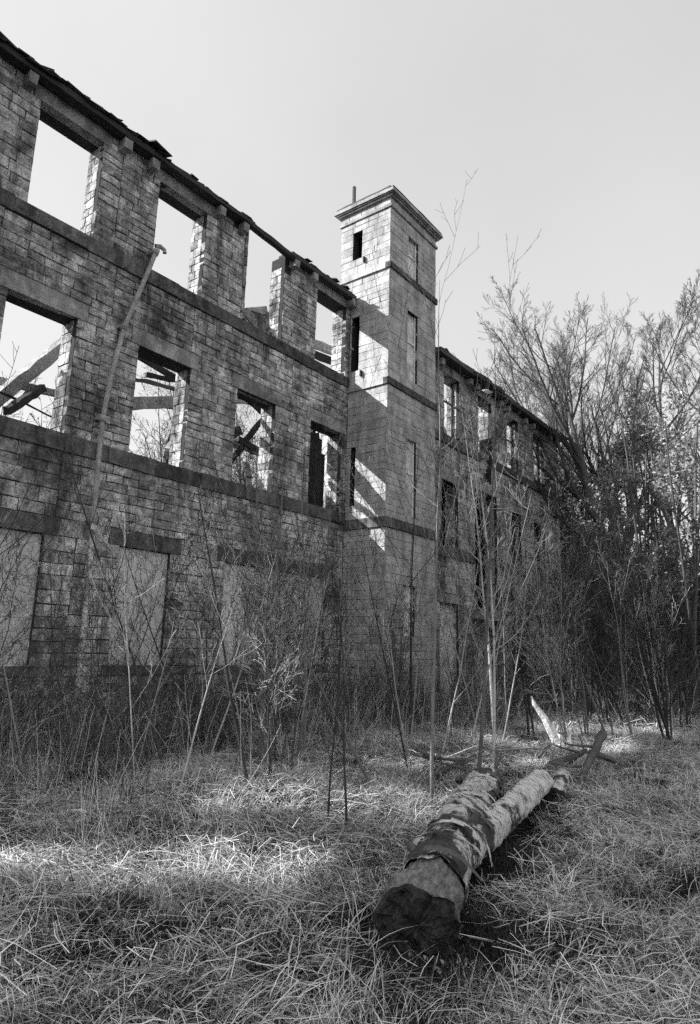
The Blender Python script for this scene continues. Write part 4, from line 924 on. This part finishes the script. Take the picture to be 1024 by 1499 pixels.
def tiles(x0, x1, y0, y1, st_, keep):
    a = np.arange(x0, x1, st_); b = np.arange(y0, y1, st_); A, B = np.meshgrid(a, b); A = A.ravel() + RS.uniform(-.5, .5, A.size) * st_; B = B.ravel() + RS.uniform(-.5, .5, B.size) * st_
    ang = np.degrees(np.arctan2(B, A)); d = np.hypot(A, B); ok = (d > 1.5) & (ang > -16) & (ang < 86) & keep(A, B); return A[ok], B[ok]
def lay(name, x, y, coll, smin, smax, wild=.5, sink=0.0):
    fl = 2.2 * np.sin(x * .9 + y * .5) + 1.6 * np.cos(y * 1.1 - x * .4) + RS.normal(size=len(x)) * wild - .9
    e = .2; gxs = (gz(x + e, y) - gz(x - e, y)) / (2 * e); gys = (gz(x, y + e) - gz(x, y - e)) / (2 * e)
    R_ = []
    for g1, g2, yw in zip(gxs, gys, fl):
        n_ = Vector((-g1, -g2, 1)).normalized(); q = Vector((0, 0, 1)).rotation_difference(n_) @ Matrix.Rotation(yw, 3, 'Z').to_quaternion(); R_.append(q.to_euler()[:])
    scatter(name, np.stack([x, y, gz(x, y) - sink], 1), np.array(R_), RS.uniform(smin, smax, len(x)), 0, coll)
x, y = tiles(-1, 15, -3.4, 11.2, .40, lambda a, b: (np.hypot(a, b) < 15) & ~in_log(a, b, .36) & ~bare(a, b) & ~((a > 14.4) & (b > 9.8)) & (hsh(a * 1.1, b * 1.1, 5) > -1.0)); lay('dead_grass', x, y, straw, .75, 1.2)
x, y = tiles(-1, 15, -3.4, 11.2, .62, lambda a, b: (np.hypot(a, b) < 15) & ~in_log(a, b, .4) & ~bare(a, b) & (hsh(a * .9, b * .9, 1) + RS.normal(size=len(a)) * .5 > -.1)); lay('tall_dead_grass', x, y, tall, .6, 1.1, 1.0)
x, y = tiles(-1, 15, -3.4, 11.2, .42, lambda a, b: (np.hypot(a, b) < 15) & ~in_log(a, b, .1)); lay('short_grass', x, y, short, .8, 1.3, 2.0)
n = 26000; dd = RS.uniform(1.9, 14, n); aa = np.radians(RS.uniform(-14, 84, n)); x = dd * np.cos(aa); y = dd * np.sin(aa); k_ = (y < 11) & ~in_log(x, y); x, y = x[k_], y[k_]
lf = leaves(np.stack([x, y, gz(x, y) + .05], 1), 24000, .04, .014, m_litter, 'leaf_litter', None); lf['kind'] = 'stuff'
x, y = tiles(8, 34, -5, 9.8, .75, lambda a, b: (np.hypot(a, b) >= 14.6)); lay('far_grass', x, y, straw, 1.3, 2.0)
# bramble tangle and dead stalks at the foot of the walls
def bramble(n, h, m_, r=.0035, spread=.35, wob=.12):
    a = RS.uniform(0, 6.28, n); S = np.stack([np.cos(a) * spread * RS.uniform(0, 1, n), np.sin(a) * spread * RS.uniform(0, 1, n), np.zeros(n)], 1); D = np.stack([np.cos(a) * .5, np.sin(a) * .5, np.ones(n)], 1); D /= np.linalg.norm(D, axis=1, keepdims=True)
    P, R = grow(S, D, h * RS.uniform(.5, 1.2, n), np.full(n, r), 7, wob, -.12, .4); V, Q = tubes(P, R, 3)
    S, D, L, R2 = spawn(P, R, h * np.ones(n), 3, .2, 1, 45, .3, .7); P2, R2 = grow(S, D, L, R2, 4, .12, -.05); V2, Q2 = tubes(P2, R2, 3)
    me = mesh_np('bramble', np.concatenate([V, V2]), quads=np.concatenate([Q, Q2 + len(V)])); me.materials.append(m_); return me
bc = proto_collection('bramble', [bramble(16, 1.15, m_twigd, .0045) for _ in range(2)] + [bramble(13, 1.35, m_twig, .005) for _ in range(3)] + [bramble(7, 1.3, m_twigp, .0045) for _ in range(2)])
n = 620; x = RS.uniform(.0, 18, n); y = RS.uniform(6.9, 11.2, n); ok = (y > 7.3 + .5 * np.sin(x)) & ~((x > 14) & (RS.uniform(0, 1, n) < .6)) & ~((x > 14.3) & (y > 9.9)); x, y = x[ok], y[ok]
scatter('bramble_tangle', np.stack([x, y, gz(x, y)], 1), RS.uniform(0, 6.28, len(x)), RS.uniform(.6, 1.15, len(x)), .2, bc)
n = 600; x = RS.uniform(12.5, 28, n); y = RS.uniform(3.2, 10, n); a = np.degrees(np.arctan2(y, x)); ok = (a > 11.2 + 0 * x) & ((x > 16) | (y > 6)) & ~((x < 25.5) & (y > 7.2) ); x, y = x[ok], y[ok]
scatter('thicket_undergrowth', np.stack([x, y, gz(x, y)], 1), RS.uniform(0, 6.28, len(x)), RS.uniform(.7, 1.5, len(x)), .2, bc)
def stalks(n, h, m_):
    a = RS.uniform(0, 6.28, n); S = np.stack([np.cos(a) * .25 * RS.uniform(0, 1, n), np.sin(a) * .25 * RS.uniform(0, 1, n), np.zeros(n)], 1); D = np.stack([RS.normal(size=n) * .16, RS.normal(size=n) * .16, np.ones(n)], 1); D /= np.linalg.norm(D, axis=1, keepdims=True)
    P, R = grow(S, D, h * RS.uniform(.4, 1.2, n), np.full(n, .0033), 6, .09, 0, .5); V, Q = tubes(P, R, 4); me = mesh_np('stalk', V, quads=Q); me.materials.append(m_); return me
sc_ = proto_collection('stalks', [stalks(5, 1.0, m_stalk) for _ in range(4)] + [stalks(6, .9, m_twig) for _ in range(3)])
n = 1000; x = RS.uniform(1.0, 15, n); y = RS.uniform(4.2, 9.8, n); ok = (RS.uniform(0, 1, n) < .04 + .8 * np.clip((y - 5) / 2.5, 0, 1)) & ~in_log(x, y, .5); x, y = x[ok], y[ok]
scatter('dead_stalks', np.stack([x, y, gz(x, y)], 1), RS.uniform(0, 6.28, len(x)), RS.uniform(.5, 1.2, len(x)), .15, sc_)
